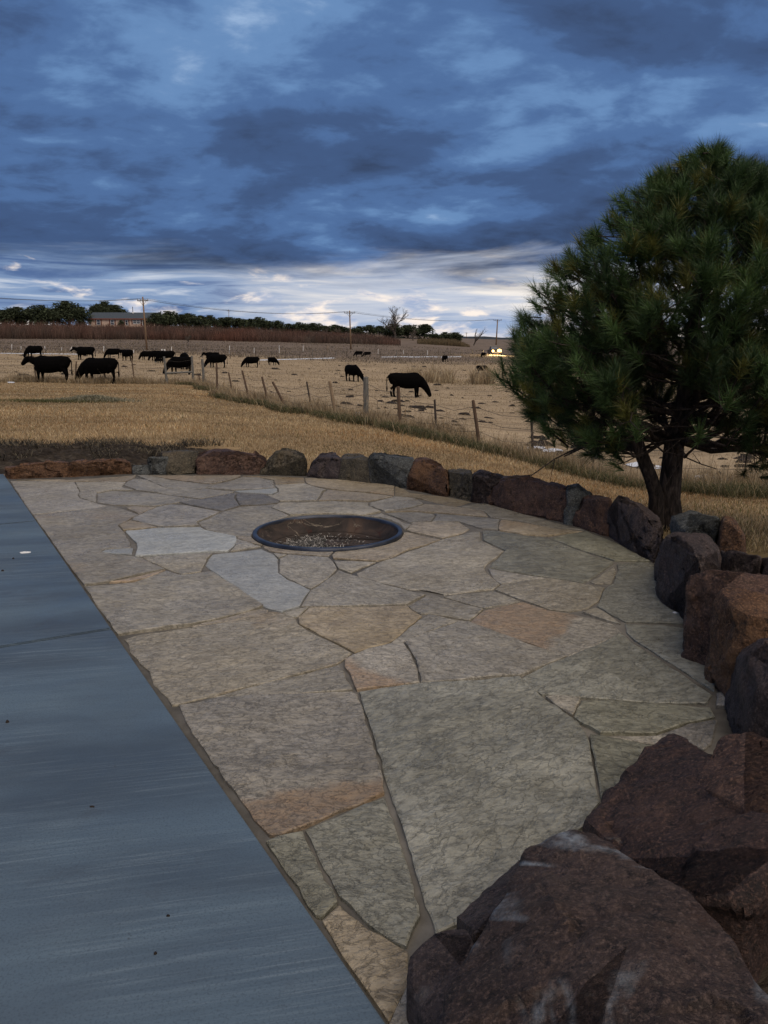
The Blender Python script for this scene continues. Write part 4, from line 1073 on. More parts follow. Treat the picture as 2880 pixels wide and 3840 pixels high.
    n = 2200; g = on_terrain(205, 1508); X = g.x+RNG.normal(0, .8, n); Y = g.y+RNG.normal(0, .3, n)
    lay('green_grass_patch', [blades(X, Y, tz(X, Y), RNG.uniform(.06, .14, n), RNG.uniform(.009, .016, n), RNG.uniform(.3, .9, n), pick(n, [(.07,.08,.03), (.1,.11,.045), (.16,.14,.07)]))],
        'small dark green grass patch left of the cut grass heap', 'grass patch')
    # straw at the bottom right corner
    n = 900; X = RNG.uniform(1.25, 2.1, n); Y = RNG.uniform(1.05, 2.3, n)
    lay('dry_straw', [blades(X, Y, np.full(n, .03), RNG.uniform(.04, .14, n), RNG.uniform(.0015, .003, n), RNG.uniform(.5, 1.3, n), pick(n, [(.20,.15,.09), (.12,.09,.05), (.06,.055,.03)]))],
        'dry straw on dark soil right of the nearest boulder', 'straw')
    n = 7000; X = RNG.uniform(-7.2, -2.5, n); Y = 10.2+2.4*RNG.uniform(0, 1, n)**.7
    k = vnoise(X, Y, 1.3, 41.) > -.1; X, Y = X[k], Y[k]; n = len(X)
    lay('root_litter', [blades(X, Y, tz(X, Y)+.05, RNG.uniform(.05, .2, n), RNG.uniform(.005, .012, n), RNG.uniform(.9, 1.5, n), pick(n, [(.05,.042,.03), (.10,.085,.06), (.17,.145,.10), (.03,.025,.02)]))],
        'tangled roots and dead stems on the dark soil behind the low left boulders', 'litter')
    # dark clods in the pasture
    N_ = 420; X, Y = polar(N_*3, 14, 150, -.5, .6)
    k = (beyond(X, Y) > 1.2) & (vnoise(X, Y, .08, 33.) > -.25); X, Y = X[k][:N_], Y[k][:N_]
    V = []; Tn = []; m = 0
    for x, y in zip(X, Y):
        r = RNG.choice([.07, .10, .14, .2])*RNG.uniform(.7, 1.2)*(1+.005*y); el = RNG.uniform(.8, 1.9); g = tzf(x, y); ring = []
        V.append((x, y, g+r*.42)); nn = 9
        for q in (.55, 1.):
            for a in range(nn):
                an = 2*math.pi*a/nn; w = r*q*(1+RNG.uniform(-.45, .45)); V.append((x+math.cos(an)*w*el, y+math.sin(an)*w, g+(r*.4*RNG.uniform(.3, 1.3) if q < 1 else -.03)))
        for a in range(nn):
            c_ = (a+1) % nn
            Tn += [(m, m+1+a, m+1+c_), (m+1+a, m+1+nn+a, m+1+nn+c_), (m+1+a, m+1+nn+c_, m+1+c_)]
        m += 1+2*nn
    tag(obj('dung_clods', tri_mesh(np.array(V), np.array(Tn), 'dung_clods'), MAT['dung']), 'dark dung and mud clods scattered over the pasture', 'clods', kind='stuff')
    # snow and ice remnants
    V = []; Tn = []; m = 0
    SN = [(835,1462,26,7),(1352,1551,18,5),(1448,1570,10,4),(2010,1682,34,7),(2070,1692,40,7),(2385,1745,36,10),(2455,1755,30,8),(2640,1793,40,9),(2715,1806,40,9),(2790,1824,34,7),(2860,1840,40,12),(40,1435,14,3)]
    for x_ in range(10, 300, 22): SN.append((x_, 1325+x_*.012, 16, 1.2))
    for x_ in range(965, 1262, 20): SN.append((x_, 1351-(x_-965)*.028, 14, 1.6))
    for x_ in range(1440, 1730, 20): SN.append((x_, 1338.5+.6*math.sin(x_), 14, 1.3))
    for (px, py, wx, wy) in SN:
        nn = 16; c0 = on_terrain(px, py); n0 = m
        V.append((c0.x, c0.y, c0.z+.05)); m += 1
        for a in range(nn):
            an = 2*math.pi*a/nn; w = 1+.35*noise.noise(Vector((math.cos(an)*1.6+px, math.sin(an)*1.6, py)))
            g = on_terrain(px+math.cos(an)*wx*w, py+math.sin(an)*wy*w); V.append((g.x, g.y, g.z+.02)); m += 1
        for a in range(nn): Tn.append((n0, n0+1+(a+1) % nn, n0+1+a))
    tag(obj('snow_remnants', tri_mesh(np.array(V), np.array(Tn), 'snow_remnants'), MAT['snow']), 'thin white strips and scraps of old snow in the pasture', 'snow', kind='stuff')
    # reddish willow brush band
    parts = []
    n = 52000; px = RNG.uniform(-150, 1500, n); dep = RNG.uniform(208, 236, n)
    X = (px-CX)/F*dep*1.02; Y = dep
    hpx = np.interp(px, [-150, 0, 500, 700, 1000, 1300, 1450, 1500], [50, 49, 45, 41, 37, 30, 20, 8])
    hg = hpx*dep/F*RNG.uniform(.45, 1.1, n)*(1+.3*vnoise(X, Y, .16, 2.)+.15*vnoise(X, Y, .5, 7.))
    tone = np.clip(.5+.8*vnoise(X, Y*.2, .09, 4.)+.5*vnoise(X, Y, .35, 14.), 0, 1)
    dark = .65+.35*np.clip(.5+1.2*vnoise(X, Y, .28, 24.), 0, 1)
    col = dark[:, None]*(np.array((.150,.074,.054))*tone[:, None]+np.array((.108,.082,.068))*(1-tone)[:, None])*(1+RNG.uniform(-.4, .4, n))[:, None]
    parts.append(blades(X, Y, tz(X, Y)-.1, hg, RNG.uniform(.05, .11, n), RNG.uniform(.05, .35, n), col))
    n = 5000; px = RNG.uniform(1560, 1750, n); dep = RNG.uniform(222, 240, n); X = (px-CX)/F*dep*1.02
    hg = np.interp(px, [1560, 1620, 1700, 1750], [14, 22, 24, 4])*dep/F*RNG.uniform(.6, 1.05, n)
    parts.append(blades(X, dep, tz(X, dep)-.1, hg, RNG.uniform(.05, .1, n), RNG.uniform(.05, .4, n), pick(n, [(.15,.115,.065), (.12,.085,.05), (.10,.08,.05)])))
    lay('willow_brush', parts, 'dense band of reddish-brown willow brush below the treeline', 'brush', 'twig')
    # grey rough tussocks on the far field
    n = 30000; px = RNG.uniform(-100, 2300, n); dep = RNG.uniform(122, 208, n); X = (px-CX)/F*dep*1.02
    k = RNG.uniform(-.7, .5, n) < vnoise(X*.3, dep, .12, 6.); X, dep = X[k], dep[k]; n = len(X)
    lay('far_tussocks', [blades(X, dep, tz(X, dep)-.05, RNG.uniform(.15, .5, n), RNG.uniform(.06, .16, n), RNG.uniform(.2, .8, n), pick(n, [(.16,.13,.10), (.21,.17,.125), (.12,.105,.085), (.24,.19,.13)]))],
        'grey-brown rough tussocks on the far field before the brush', 'tussocks')
build_grass()

# ------------------------------------------------------------------ fences
def taper_post(foot, topv, r, mat, parent, name, sides=8, flat=False):
    mb = MB(); f = foot-Vector((0, 0, .12)); d = topv-f
    pts = [f, f+d*.5, f+d*.985, f+d]; mb.tube([p-foot for p in pts], [r, r*.95, r*.88, r*.7], sides)
    o = mb.build(name, MAT[mat], parent); o.location = foot - (Vector(parent.location) if parent else Vector()); return o
def build_fence():
    root = empty('wire_fence', FEET[15]); base = Vector(root.location); tops = []
    for (tp, fp, k), g in zip(POSTS, FEET):
        topv = at_depth(tp[0], tp[1], g.y+.02)
        mat, r, nm = {'w': ('wood_brown', .045, 'wooden_post'), 'b': ('wood_brown', .040, 'wooden_post'), 'g': ('wood_grey', .075, 'wooden_post'),
                      't': ('wood_tan', .05, 'wooden_post'), 's': ('steel_post', .028, 'steel_post')}[k]
        taper_post(g, topv, r, mat, root, nm); tops.append(topv)
    a = at_depth(622, 1399, FEET[4].y-.02); b_ = at_depth(722, 1395, FEET[5].y-.02)
    MB().tube([a-base, b_-base], [.055, .055], 8).build('rail', MAT['wood_grey'], root)
    for fr in (.35, .62, .86):
        pts = []
        for i, (g, tpv) in enumerate(zip(FEET, tops)):
            if i in (6, 9): continue
            p = g.lerp(tpv, fr)
            if pts:
                m = (pts[-1]+p)/2; m.z -= .07+.05*random.random(); pts.append(m)
            pts.append(p)
        pts = [pts[0]+Vector((-9, .3, 0))]+pts+[pts[-1]+Vector((7, -1, -.02))]
        MB().tube([p-base for p in pts], .0045, 4).build('wire', MAT['wire'], root)
    tag(root, 'near fence of leaning wooden and steel posts with sagging wires along the lawn', 'fence')
    root = empty('wire_fence', (0, 150, tzf(0, 150))); base = Vector(root.location)
    line = [on_terrain(x, y) for x, y in ((-60,1337),(300,1341),(650,1345),(960,1345),(1300,1339),(1600,1335),(1850,1331))]
    ptops = []
    tot = 0
    for a, b_ in zip(line[:-1], line[1:]):
        L = (b_-a).length; n = max(2, int(L/4.2))
        for q in range(n):
            p = a.lerp(b_, q/n); p.z = tzf(p.x, p.y)
            tv = p+Vector((random.uniform(-.05, .05), 0, random.uniform(1.05, 1.3))); ptops.append((p, tv))
            taper_post(p, tv, .05, 'steel_post' if random.random() < .8 else 'wood_grey', root, 'steel_post', 5)
    for fr in (.5, .95):
        MB().tube([p.lerp(tv, fr)-base for p, tv in ptops], .012, 3).build('wire', MAT['wire'], root)
    for x, y0, y1 in ((44,1290,1305),(79,1298,1306),(168,1298,1305),(231,1302,1308),(389,1298,1312),(501,1312,1318),(643,1300,1325),(861,1296,1320),(953,1305,1318),(1047,1295,1318),(1137,1296,1312),(1229,1297,1318),(1260,1300,1316),(1418,1309,1322),(1513,1312,1322),(1603,1313,1325)):
        g = on_terrain(x, y1+6); g2 = Vector((g.x, g.y, tzf(g.x, g.y))); tv = at_depth(x, y0, g.y)
        taper_post(g2, tv, .055, 'white_paint' if x not in (1229, 1260) else 'wood_tan', root, 'marker_post', 6)
    tag(root, 'far fence of thin posts and pale markers across the field before the brush', 'fence')
    g = on_terrain(613, 1330); s = empty('marker_board', g)
    zt = at_depth(613, 1309, g.y).z - g.z; zb = at_depth(613, 1318, g.y).z - g.z
    for dx in (-.20, .20):
        MB().box((dx, 0, (zt+zb)/2), (.22, .03, zt-zb)).build('panel', MAT['white_paint'], s)
    MB().box((0, .03, zt*.5), (.06, .03, zt)).build('stake', MAT['wood_grey'], s)
    tag(s, 'pair of small white marker panels behind the cattle group', 'marker')
build_fence()

# ------------------------------------------------------------------ cows
def cow_body(graze=True, side=0.0):
    mb = MB()
    def loft(secs, sides=14):
        # secs: (x, y, z, half width, half height) with sections across x or along the given path
        pts = [Vector(s[:3]) for s in secs]; mb.tube(pts, [(s[3], s[4]) for s in secs], sides)
    # trunk (x forward); tube puts r1 on horizontal, r2 on vertical
    loft([(-1.03,0,1.04,.09,.10),(-.98,0,1.06,.19,.21),(-.85,0,1.05,.28,.31),(-.6,0,1.01,.33,.37),(-.3,0,.95,.38,.42),(0,0,.92,.40,.45),(.3,0,.92,.37,.45),(.55,0,.95,.31,.42),(.72,0,.98,.22,.31),(.82,0,.98,.12,.18)])
    loft([(-.95,0,1.30,.06,.05),(-.6,0,1.32,.10,.06),(0,0,1.30,.10,.06),(.5,0,1.33,.10,.07),(.7,0,1.28,.07,.05)], 8)
    for sx in (-1, 1):  # haunch and shoulder
        loft([(-.80,.17*sx,1.12,.10,.22),(-.70,.22*sx,.95,.11,.20),(-.66,.21*sx,.78,.09,.13)], 10)
        loft([(.50,.16*sx,1.12,.11,.2),(.56,.20*sx,.92,.11,.17),(.58,.18*sx,.74,.09,.12)], 10)
        st = .07*sx*(1 if graze else .6)
        mb.tube([(-.70,.19*sx,.92),(-.66,.19*sx,.72),(-.79-st,.18*sx,.50),(-.80-st,.18*sx,.30),(-.77-st,.18*sx,.10),(-.73-st,.18*sx,.05),(-.72-st,.18*sx,0)],[.17,.14,.092,.066,.062,.074,.078],10)
        mb.tube([(.56,.17*sx,.88),(.56+st,.17*sx,.66),(.57+st,.17*sx,.46),(.57+st,.17*sx,.28),(.57+st,.17*sx,.10),(.60+st,.17*sx,.05),(.61+st,.17*sx,0)],[.15,.12,.088,.064,.06,.072,.076],10)
    s = side
    if graze:
        loft([(.55,0,1.00,.21,.34),(.80,.04*s,.86,.19,.30),(1.00,.14*s,.66,.16,.23),(1.14,.22*s,.48,.13,.18)], 12)
        loft([(1.06,.18*s,.58,.12,.14),(1.14,.22*s,.45,.145,.18),(1.22,.26*s,.30,.12,.15),(1.29,.30*s,.15,.095,.12),(1.32,.31*s,.05,.08,.085)], 12)
    else:
        loft([(.50,0,1.05,.19,.30),(.80,.02*s,1.10,.16,.23),(1.05,.06*s,1.17,.125,.17),(1.20,.10*s,1.22,.11,.13)], 12)
        loft([(1.12,.08*s,1.26,.12,.13),(1.26,.14*s,1.20,.145,.18),(1.42,.19*s,1.08,.115,.14),(1.55,.24*s,.96,.095,.11),(1.61,.26*s,.91,.075,.075)], 12)
    # brisket, udder
    loft([(.5,0,.62,.12,.10),(.72,0,.66,.10,.12),(.84,0,.80,.06,.1)], 8)
    loft([(-.62,0,.66,.10,.08),(-.48,0,.60,.13,.10),(-.34,0,.64,.08,.06)], 8)
    me = mb.mesh('cow_raw')
    o = bpy.data.objects.new('cow_raw', me); C.objects.link(o)
    r = o.modifiers.new('r', 'REMESH'); r.mode = 'VOXEL'; r.voxel_size = .032; r.use_smooth_shade = True
    sm = o.modifiers.new('s', 'SMOOTH'); sm.factor = .5; sm.iterations = 4
    dg = bpy.context.evaluated_depsgraph_get()
    out = bpy.data.meshes.new_from_object(o.evaluated_get(dg)); out.name = 'body'
    bpy.data.objects.remove(o); bpy.data.meshes.remove(me)
    out.materials.clear(); out.materials.append(MAT['cow']); return out
def cow_kit(graze, side):
    kit = [('body', cow_body(graze, side))]
    s = side
    def part(nm, mb, mat): me = mb.mesh(nm, True); me.materials.append(MAT[mat]); kit.append((nm, me))
    part('tail', MB().tube([(-1.00,0,1.24),(-1.09,0,1.12),(-1.11,.02,.85),(-1.10,.03,.62),(-1.10,.04,.50),(-1.10,.04,.34)],[.035,.03,.022,.025,.05,.02],7), 'cow')
    for q in (-1, 1):
        if graze: c_ = Vector((1.08, .20*s+.10*q, .56)); d = Vector((-.02, .15*q, .02))
        else: c_ = Vector((1.17, .10*s+.10*q, 1.30)); d = Vector((-.06, .16*q, .01))
        part('ear', MB().tube([c_, c_+d*.5, c_+d*.9, c_+d],[(.02,.03),(.025,.06),(.02,.04),(.005,.01)],7), 'cow')
    return kit
KITS = {(g, s): cow_kit(g, s) for g, s in ((True, 0.), (True, 1.), (True, -1.), (False, 1.), (False, -1.))}
WHITE_FACE = {}
def white_face(graze, s):
    if graze: mb = MB().tube([(1.16,.24*s,.49),(1.235,.27*s,.36),(1.30,.305*s,.22),(1.35,.325*s,.10),(1.37,.33*s,.05)],[(.07,.07),(.15,.15),(.13,.13),(.105,.10),(.06,.05)],10)
    else: mb = MB().tube([(1.22,.11*s,1.31),(1.30,.15*s,1.22),(1.43,.2*s,1.12),(1.56,.245*s,1.01),(1.64,.27*s,.955)],[(.07,.07),(.15,.18),(.125,.14),(.10,.11),(.05,.05)],10)
    me = mb.mesh('white_face', True); me.materials.append(MAT['cow_white']); return me
def cow(px, foot, back_y, heading, label, graze=True, side=0., white=False):
    g = on_terrain(px, foot); sc = (foot-back_y)*g.y/F/1.36*1.02
    root = empty('cow', g, math.radians(heading), sc)
    for nm, me in KITS[(graze, side)]:
        o = bpy.data.objects.new(nm, me); C.objects.link(o); o.parent = root
    if white:
        o = bpy.data.objects.new('white_face', white_face(graze, side)); C.objects.link(o); o.parent = root
    return tag(root, label, 'cow', 'black cattle grazing in the pasture')
cow(195,1434,1340,180,'large black cow standing with its head up in profile, nearest the left border',False,-1.)
cow(375,1438,1347,176,'black cow grazing directly behind the large standing cow on the left')
cow(130,1342,1299,170,'smaller black cow grazing farther back above the large standing cow')
cow(320,1350,1303,180,'black cow with a white face looking left',False,-1.,True)
cow(425,1344,1309,178,'small black cow grazing right of the white-faced cow')
cow(478,1353,1313,145,'black cow with raised head turned three-quarters, fifth along the far left row',False,-1.)
cow(553,1350,1318,180,'leftmost cow of the three bunched behind the grey fence rail')
cow(592,1353,1317,178,'middle cow of the three bunched behind the grey fence rail')
cow(624,1360,1318,176,'rightmost cow of the three bunched behind the grey fence rail')
cow(600,1362,1345,170,'small calf with a white muzzle beside the bunched cows',True,0.,True)
cow(678,1404,1341,165,'big black cow grazing right behind the wooden rail of the near fence',True,1.)
cow(694,1385,1326,98,'black cow seen from behind, above the cow at the wooden rail')
cow(796,1361,1323,165,'black cow half hidden behind another, right of the wooden rail',False,-1.)
cow(815,1379,1332,172,'black cow grazing in front of a half hidden one, right of the wooden rail',True,1.)
cow(944,1378,1340,170,'black cow grazing alone in mid field, right of the pair beyond the rail',True,1.)
cow(1022,1370,1341,-40,'small round black cow turned towards the right in mid field',True,1.)
cow(1345,1338,1318,178,'left one of two tiny cows near the middle power pole')
cow(1377,1338,1320,172,'right one of two tiny cows near the middle power pole')
cow(1322,1430,1371,-58,'black cow grazing head-on between the fence posts in the centre',True,1.)
cow(1524,1490,1402,2,'nearest black cow grazing towards the right beside the reeds',True,-1.)
cow(1667,1358,1334,-125,'tiny cow grazing alone left of the headlights, above the reeds',True,1.)
cow(1812,1340,1323,-140,'tiny cow just left of the shining headlights',True,1.)
cow(1808,1402,1372,10,'cow almost hidden behind the right-hand reeds')

# ------------------------------------------------------------------ pine tree
def build_pine():
    Y0 = 7.05; gz = tzf(at_depth(2470, 1900, Y0).x, Y0)
    base = at_depth(2478, 1925, Y0); base.z = gz
    root = empty('pine_tree', base)
    rel = lambda px, py, dy=0.: at_depth(px, py, Y0+dy)-base
    mb = MB()
    p0 = Vector((.06, 0, -.15))
    main = [p0+Vector((.05,0,0)), rel(2508,1870), rel(2518,1760), rel(2530,1650), rel(2560,1540,.03), rel(2580,1400,.05), rel(2600,1250,.06), rel(2620,1100,.05), rel(2640,950,.03), rel(2655,820), rel(2665,720), rel(2672,650)]
    mb.tube(main, [.135,.100,.090,.085,.074,.066,.059,.050,.041,.033,.025,.012], 12)
    left = [Vector((-.03,-.03,-.12)), rel(2462,1860,-.06), rel(2440,1790,-.1), rel(2400,1690,-.14), rel(2370,1590,-.16), rel(2362,1480,-.2), rel(2350,1380,-.25), rel(2330,1260,-.3), rel(2300,1150,-.34), rel(2290,1060,-.36)]
    mb.tube(left, [.085,.066,.060,.055,.050,.044,.037,.030,.022,.012], 10)
    mb.build('trunk', MAT['bark'], root, True)
    prof_y = [545,600,650,720,780,860,950,1030,1130,1250,1330,1400,1490,1590,1650]
    prof_r = [12,95,190,275,365,425,520,592,640,672,725,725,690,650,470]
    zz = [rel(2640, y).z for y in prof_y][::-1]; rr = [r*Y0/F*1.03 for r in prof_r][::-1]
    axis = rel(2640, 1200); ax = Vector((axis.x, .12, 0))
    R = lambda z: float(np.interp(z, zz, rr))
    rnd = random.Random(11)
    limbs = MB(); tufts = []
    stems = [(main, 5, len(main)), (left, 4, len(left))]
    def mpt(path, z):
        for a, b_ in zip(path[:-1], path[1:]):
            if a.z <= z <= b_.z: return a.lerp(b_, (z-a.z)/max(1e-6, b_.z-a.z))
        return path[-1].copy()
    zlow = rel(2640, 1380).z; zfront = rel(2640, 1440).z
    zbot, ztop = rel(2640, 1600).z, rel(2680, 640).z
    z = zbot; k = 0
    while z < ztop:
        nb = 8 if z < ztop*.75 else 6
        a0 = rnd.uniform(0, 6.28)
        for q in range(nb):
            an = a0+2*math.pi*q/nb+rnd.uniform(-.3, .3)
            path = left if (rnd.random() < .25 and z < left[-1].z and math.cos(an) < .3) else main
            zs = z-rnd.uniform(.0, .15)-R(z)*rnd.uniform(.05, .5); s = mpt(path, max(zs-.1, path[3].z))
            zt = min(z+rnd.uniform(-.05, .20), zz[-1])
            Rt = R(zt)*rnd.uniform(.80, 1.0)*(1.0 if rnd.random() < .8 else .7)
            end = Vector((ax.x+math.cos(an)*Rt, ax.y+math.sin(an)*Rt*.92, zt))
            L = (end-s).length
            if L < .15 or (z < zlow and rnd.random() < .45): continue
            sag = -.10*L if z < zbot+.6 else -.07*L
            pts = []
            for i in range(7):
                u = i/6; p = s.lerp(end, u); p.z += sag*math.sin(math.pi*u)*1.0; p += Vector((rnd.uniform(-1,1), rnd.uniform(-1,1), rnd.uniform(-1,1)))*.05*L*math.sin(math.pi*u)
                pts.append(p)
            r0 = .008+.012*L
            limbs.tube(pts, [r0*(1-.8*i/6) for i in range(7)], 5, False)
            # side twigs with tufts
            nt = int(9+L*15)
            for i in range(nt):
                u = rnd.uniform(.22, 1.)**.75
                f = u*6; i0 = min(5, int(f)); p = pts[i0].lerp(pts[i0+1], f-i0)
                dirn = (pts[i0+1]-pts[i0]).normalized()
                side = Vector((rnd.gauss(0, 1), rnd.gauss(0, 1), rnd.gauss(.35, .7))).normalized()
                d = (dirn*.8+side).normalized(); tl = rnd.uniform(.10, .30)*(1.2-.4*u)
                e = p+d*tl
                rad = math.hypot(e.x-ax.x, (e.y-ax.y)/.92)
                if rad > R(e.z)*.99-.03: continue
                if e.z < zlow and rad < .42*R(e.z) and rnd.random() < .62*min(1, (zlow-e.z)/.3): continue
                if e.z < zfront and e.y < ax.y+.2 and -.72 < e.x-ax.x < .12: continue
                limbs.tube([p, p.lerp(e, .5)+Vector((0, 0, -.01)), e], [.006, .005, .004], 4, False)
                dd = (d*.8+Vector((e.x-ax.x, e.y-ax.y, 0))*.25+Vector((0, 0, .75))).normalized()
                tufts.append((e, dd, rnd.uniform(.85, 1.15)))
            tufts.append((end, ((pts[-1]-pts[-2]).normalized()+Vector((0, 0, .5))).normalized(), 1.15))
        z += rnd.uniform(.13, .19); k += 1
    for i in range(1250):  # outer shell of the crown, lumpy
        z = zz[0]+(zz[-1]-zz[0])*rnd.random()**.9; an = rnd.uniform(0, 6.283)
        if math.sin(an) > .35 and rnd.random() < .6: continue
        lump = noise.noise(Vector((math.cos(an)*2.9, math.sin(an)*2.9, z*3.2)))*1.3
        rad = R(z)*(.90+.20*lump)*rnd.uniform(.86, 1.)
        if rad < .05: continue
        if lump < -.02 and rnd.random() < .9: continue
        e = Vector((ax.x+math.cos(an)*rad, ax.y+math.sin(an)*rad*.92, z))
        if z < zlow and rnd.random() < .35: continue
        if z < zfront and e.y < ax.y+.2 and -.72 < e.x-ax.x < .12: continue
        o_ = Vector((math.cos(an), math.sin(an), rnd.uniform(.0, .9))).normalized()
        p = e-o_*rnd.uniform(.18, .34)
        limbs.tube([p, e], [.006, .004], 4, False)
        tufts.append((e, (o_*.7+Vector((rnd.gauss(0, .25), rnd.gauss(0, .25), .7))).normalized(), rnd.uniform(.85, 1.1)))
    for i in range(26):  # bare dead twigs low in the crown
        an = rnd.uniform(0, 6.28); s = mpt(main if i % 2 else left, rnd.uniform(rel(2500,1700).z, rel(2500,1250).z)); L = rnd.uniform(.5, 1.2)
        d = Vector((math.cos(an), math.sin(an), rnd.uniform(-.25, .2)))
        pts = [s]
        for q in range(5): pts.append(pts[-1]+(d+Vector((rnd.uniform(-.3,.3), rnd.uniform(-.3,.3), rnd.uniform(-.35,.25))))*L/5)
        limbs.tube(pts, [.012,.010,.008,.006,.005,.003], 4, False)
        for q in range(3):
            a = pts[2+q]; limbs.tube([a, a+Vector((rnd.uniform(-.2,.2), rnd.uniform(-.2,.2), rnd.uniform(-.2,.12)))], [.004, .002], 3, False)
    lowb = [rel(2380,1655,-.14), rel(2330,1648,-.2), rel(2250,1650,-.3), rel(2190,1675,-.36), rel(2140,1700,-.4), rel(2115,1712,-.42)]
    limbs.tube(lowb, [.022,.018,.015,.012,.009,.005], 5, False)
    limbs.build('limbs', MAT['bark'], root)
    # needles
    M_ = 112; T = len(tufts); rng = np.random.default_rng(5)
    P = np.array([list(t_[0]) for t_ in tufts]); D = np.array([list(t_[1]) for t_ in tufts]); S = np.array([t_[2] for t_ in tufts])
    P = np.repeat(P, M_, 0); D = np.repeat(D, M_, 0); S = np.repeat(S, M_); n = len(P)
    ref = np.where(np.abs(D[:, 2:3]) < .9, np.array([[0, 0, 1.]]), np.array([[1., 0, 0]]))
    e1 = np.cross(D, ref); e1 /= np.linalg.norm(e1, axis=1)[:, None]; e2 = np.cross(D, e1)
    ph = rng.uniform(0, 2*np.pi, n); cone = rng.uniform(.05, 1.12, n); along = rng.uniform(-.12, .02, n)
    nd = D*np.cos(cone)[:, None]+(e1*np.cos(ph)[:, None]+e2*np.sin(ph)[:, None])*np.sin(cone)[:, None]
    Lg = rng.uniform(.10, .165, n)*S
    b0 = P+D*along[:, None]; tip = b0+nd*Lg[:, None]; tip[:, 2] -= .012
    view = b0+np.array(base)-np.array((0, 0, H)); sd_ = np.cross(nd, rng.normal(0, 1, (n, 3))); sd_ /= np.linalg.norm(sd_, axis=1)[:, None]+1e-9
    w = .0023
    V = np.stack([b0-sd_*w, b0+sd_*w, tip], 1).reshape(-1, 3)
    tt = np.repeat(rng.uniform(0, 1, T), M_); yellow = (np.repeat(rng.uniform(0, 1, T), M_) < .16)
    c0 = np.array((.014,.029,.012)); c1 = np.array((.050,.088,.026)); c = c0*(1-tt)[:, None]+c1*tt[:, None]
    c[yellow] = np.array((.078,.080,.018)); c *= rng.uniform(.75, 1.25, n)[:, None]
    outer = np.hypot(P[:, 0]-ax.x, P[:, 1]-ax.y)/np.interp(P[:, 2], zz, rr); c *= (.75+.75*np.clip((outer-.55)/.4, 0, 1))[:, None]  # shade inside the crown and highlights on outer tufts put into needle colour
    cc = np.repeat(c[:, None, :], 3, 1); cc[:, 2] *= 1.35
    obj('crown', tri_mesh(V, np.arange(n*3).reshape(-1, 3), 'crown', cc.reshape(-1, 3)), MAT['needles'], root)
    tag(root, 'bushy dark green long-needled pine with a forked trunk behind the boulders on the right', 'tree')
build_pine()

# ------------------------------------------------------------------ far trees
def juniper_mesh(seed, tall):
    rnd = random.Random(seed); rng = np.random.default_rng(seed); n = 2600
    lob = [(rnd.uniform(-.30, .30), rnd.uniform(-.30, .30), rnd.uniform(.15, .78), rnd.uniform(.17, .30)) for _ in range(12)]+[(0, 0, .30, .42), (0, 0, .5, .38), (.06, 0, .72, .26), (rnd.uniform(-.1, .1), 0, .88, .14)]
    V = []
    for i in range(n):
        lx, ly, lz, lr = lob[rng.integers(0, len(lob))]
        d = rng.normal(0, 1, 3); d /= np.linalg.norm(d); p = np.array((lx, ly, lz))+d*lr*rng.uniform(.55, 1.08)*np.array((1, 1, 1.1))
        s = rng.uniform(.025, .07); a = rng.normal(0, 1, 3)*s; b_ = rng.normal(0, 1, 3)*s
        V += [p, p+a, p+b_]
    V = np.array(V); V[:, 2] = np.clip(V[:, 2], .0, 1.02)
    col = np.repeat((np.array((.040,.050,.028))[None]*rng.uniform(.5, 1.7, n)[:, None]), 3, 0)
    return tri_mesh(V, np.arange(n*3).reshape(-1, 3), 'crown', col)
JM = [juniper_mesh(s, 1) for s in range(5)]
for m_ in JM: m_.materials.append(MAT['leaf'])
JT = MB().tube([(0,0,-.1),(.01,0,.15),(-.01,.01,.4),(0,0,.6)],[.05,.04,.03,.015],6).mesh('trunk'); JT.materials.append(MAT['bark_grey'])
ORD = ['first','second','third','fourth','fifth','sixth','seventh','eighth','ninth','tenth','eleventh','twelfth','thirteenth','fourteenth','fifteenth','sixteenth','seventeenth','eighteenth','nineteenth','twentieth']
def juniper(px, top, width, dep, label, k):
    d = ray(px, 1250); x = d[0]*dep/d[1]; gz = tzf(x, dep); ht = at_depth(px, top, dep).z-gz; w = width*dep/F
    o = empty('juniper_tree', (x, dep, gz), random.uniform(0, 6.28)); o.scale = (w/.80, w/.80, ht/.98)
    for nm, me in (('crown', JM[k % 5]), ('trunk', JT)):
        c_ = bpy.data.objects.new(nm, me); C.objects.link(c_); c_.parent = o
    tag(o, label, 'tree', 'dark junipers of the far treeline')
LJ = [(15,1163,78),(68,1152,86),(118,1160,84),(165,1146,80),(205,1158,80),(262,1131,100),(308,1152,62)]
for k, (x, y, w) in enumerate(LJ): juniper(x, y, w, 285+6*(k % 3), f'dark juniper left of the house, {ORD[k]} from the left border', k)
BJ = [(372,1142,62),(400,1132,76),(436,1146,70),(462,1163,60)]
for k, (x, y, w) in enumerate(BJ): juniper(x, y, w, 318+3*k, f'dark juniper rising behind the house roof, {ORD[k]} from the left', k+1)
RJ = [(585,1176,66),(632,1168,70),(675,1180,62),(712,1176,60),(752,1184,62),(790,1183,58),(828,1192,60),(862,1190,56),(900,1194,60),(938,1196,56),(968,1190,56),(1008,1204,56)]
for k, (x, y, w) in enumerate(RJ): juniper(x, y, w, 268+5*(k % 4), f'dark juniper right of the house, {ORD[k]} from the house', k+2)
MJ = [(1045,1203,50),(1085,1214,52),(1120,1209,50),(1150,1216,46),(1182,1212,50),(1218,1222,50),(1255,1218,52),(1290,1226,54),(1345,1224,54),(1388,1220,52),(1422,1222,46)]
for k, (x, y, w) in enumerate(MJ): juniper(x, y, w, 255+5*(k % 4), f'dark juniper between house and bare cottonwood, {ORD[k]} to the left of the cottonwood' if False else f'dark juniper of the middle treeline, {ORD[len(MJ)-1-k]} to the left of the bare cottonwood', k)
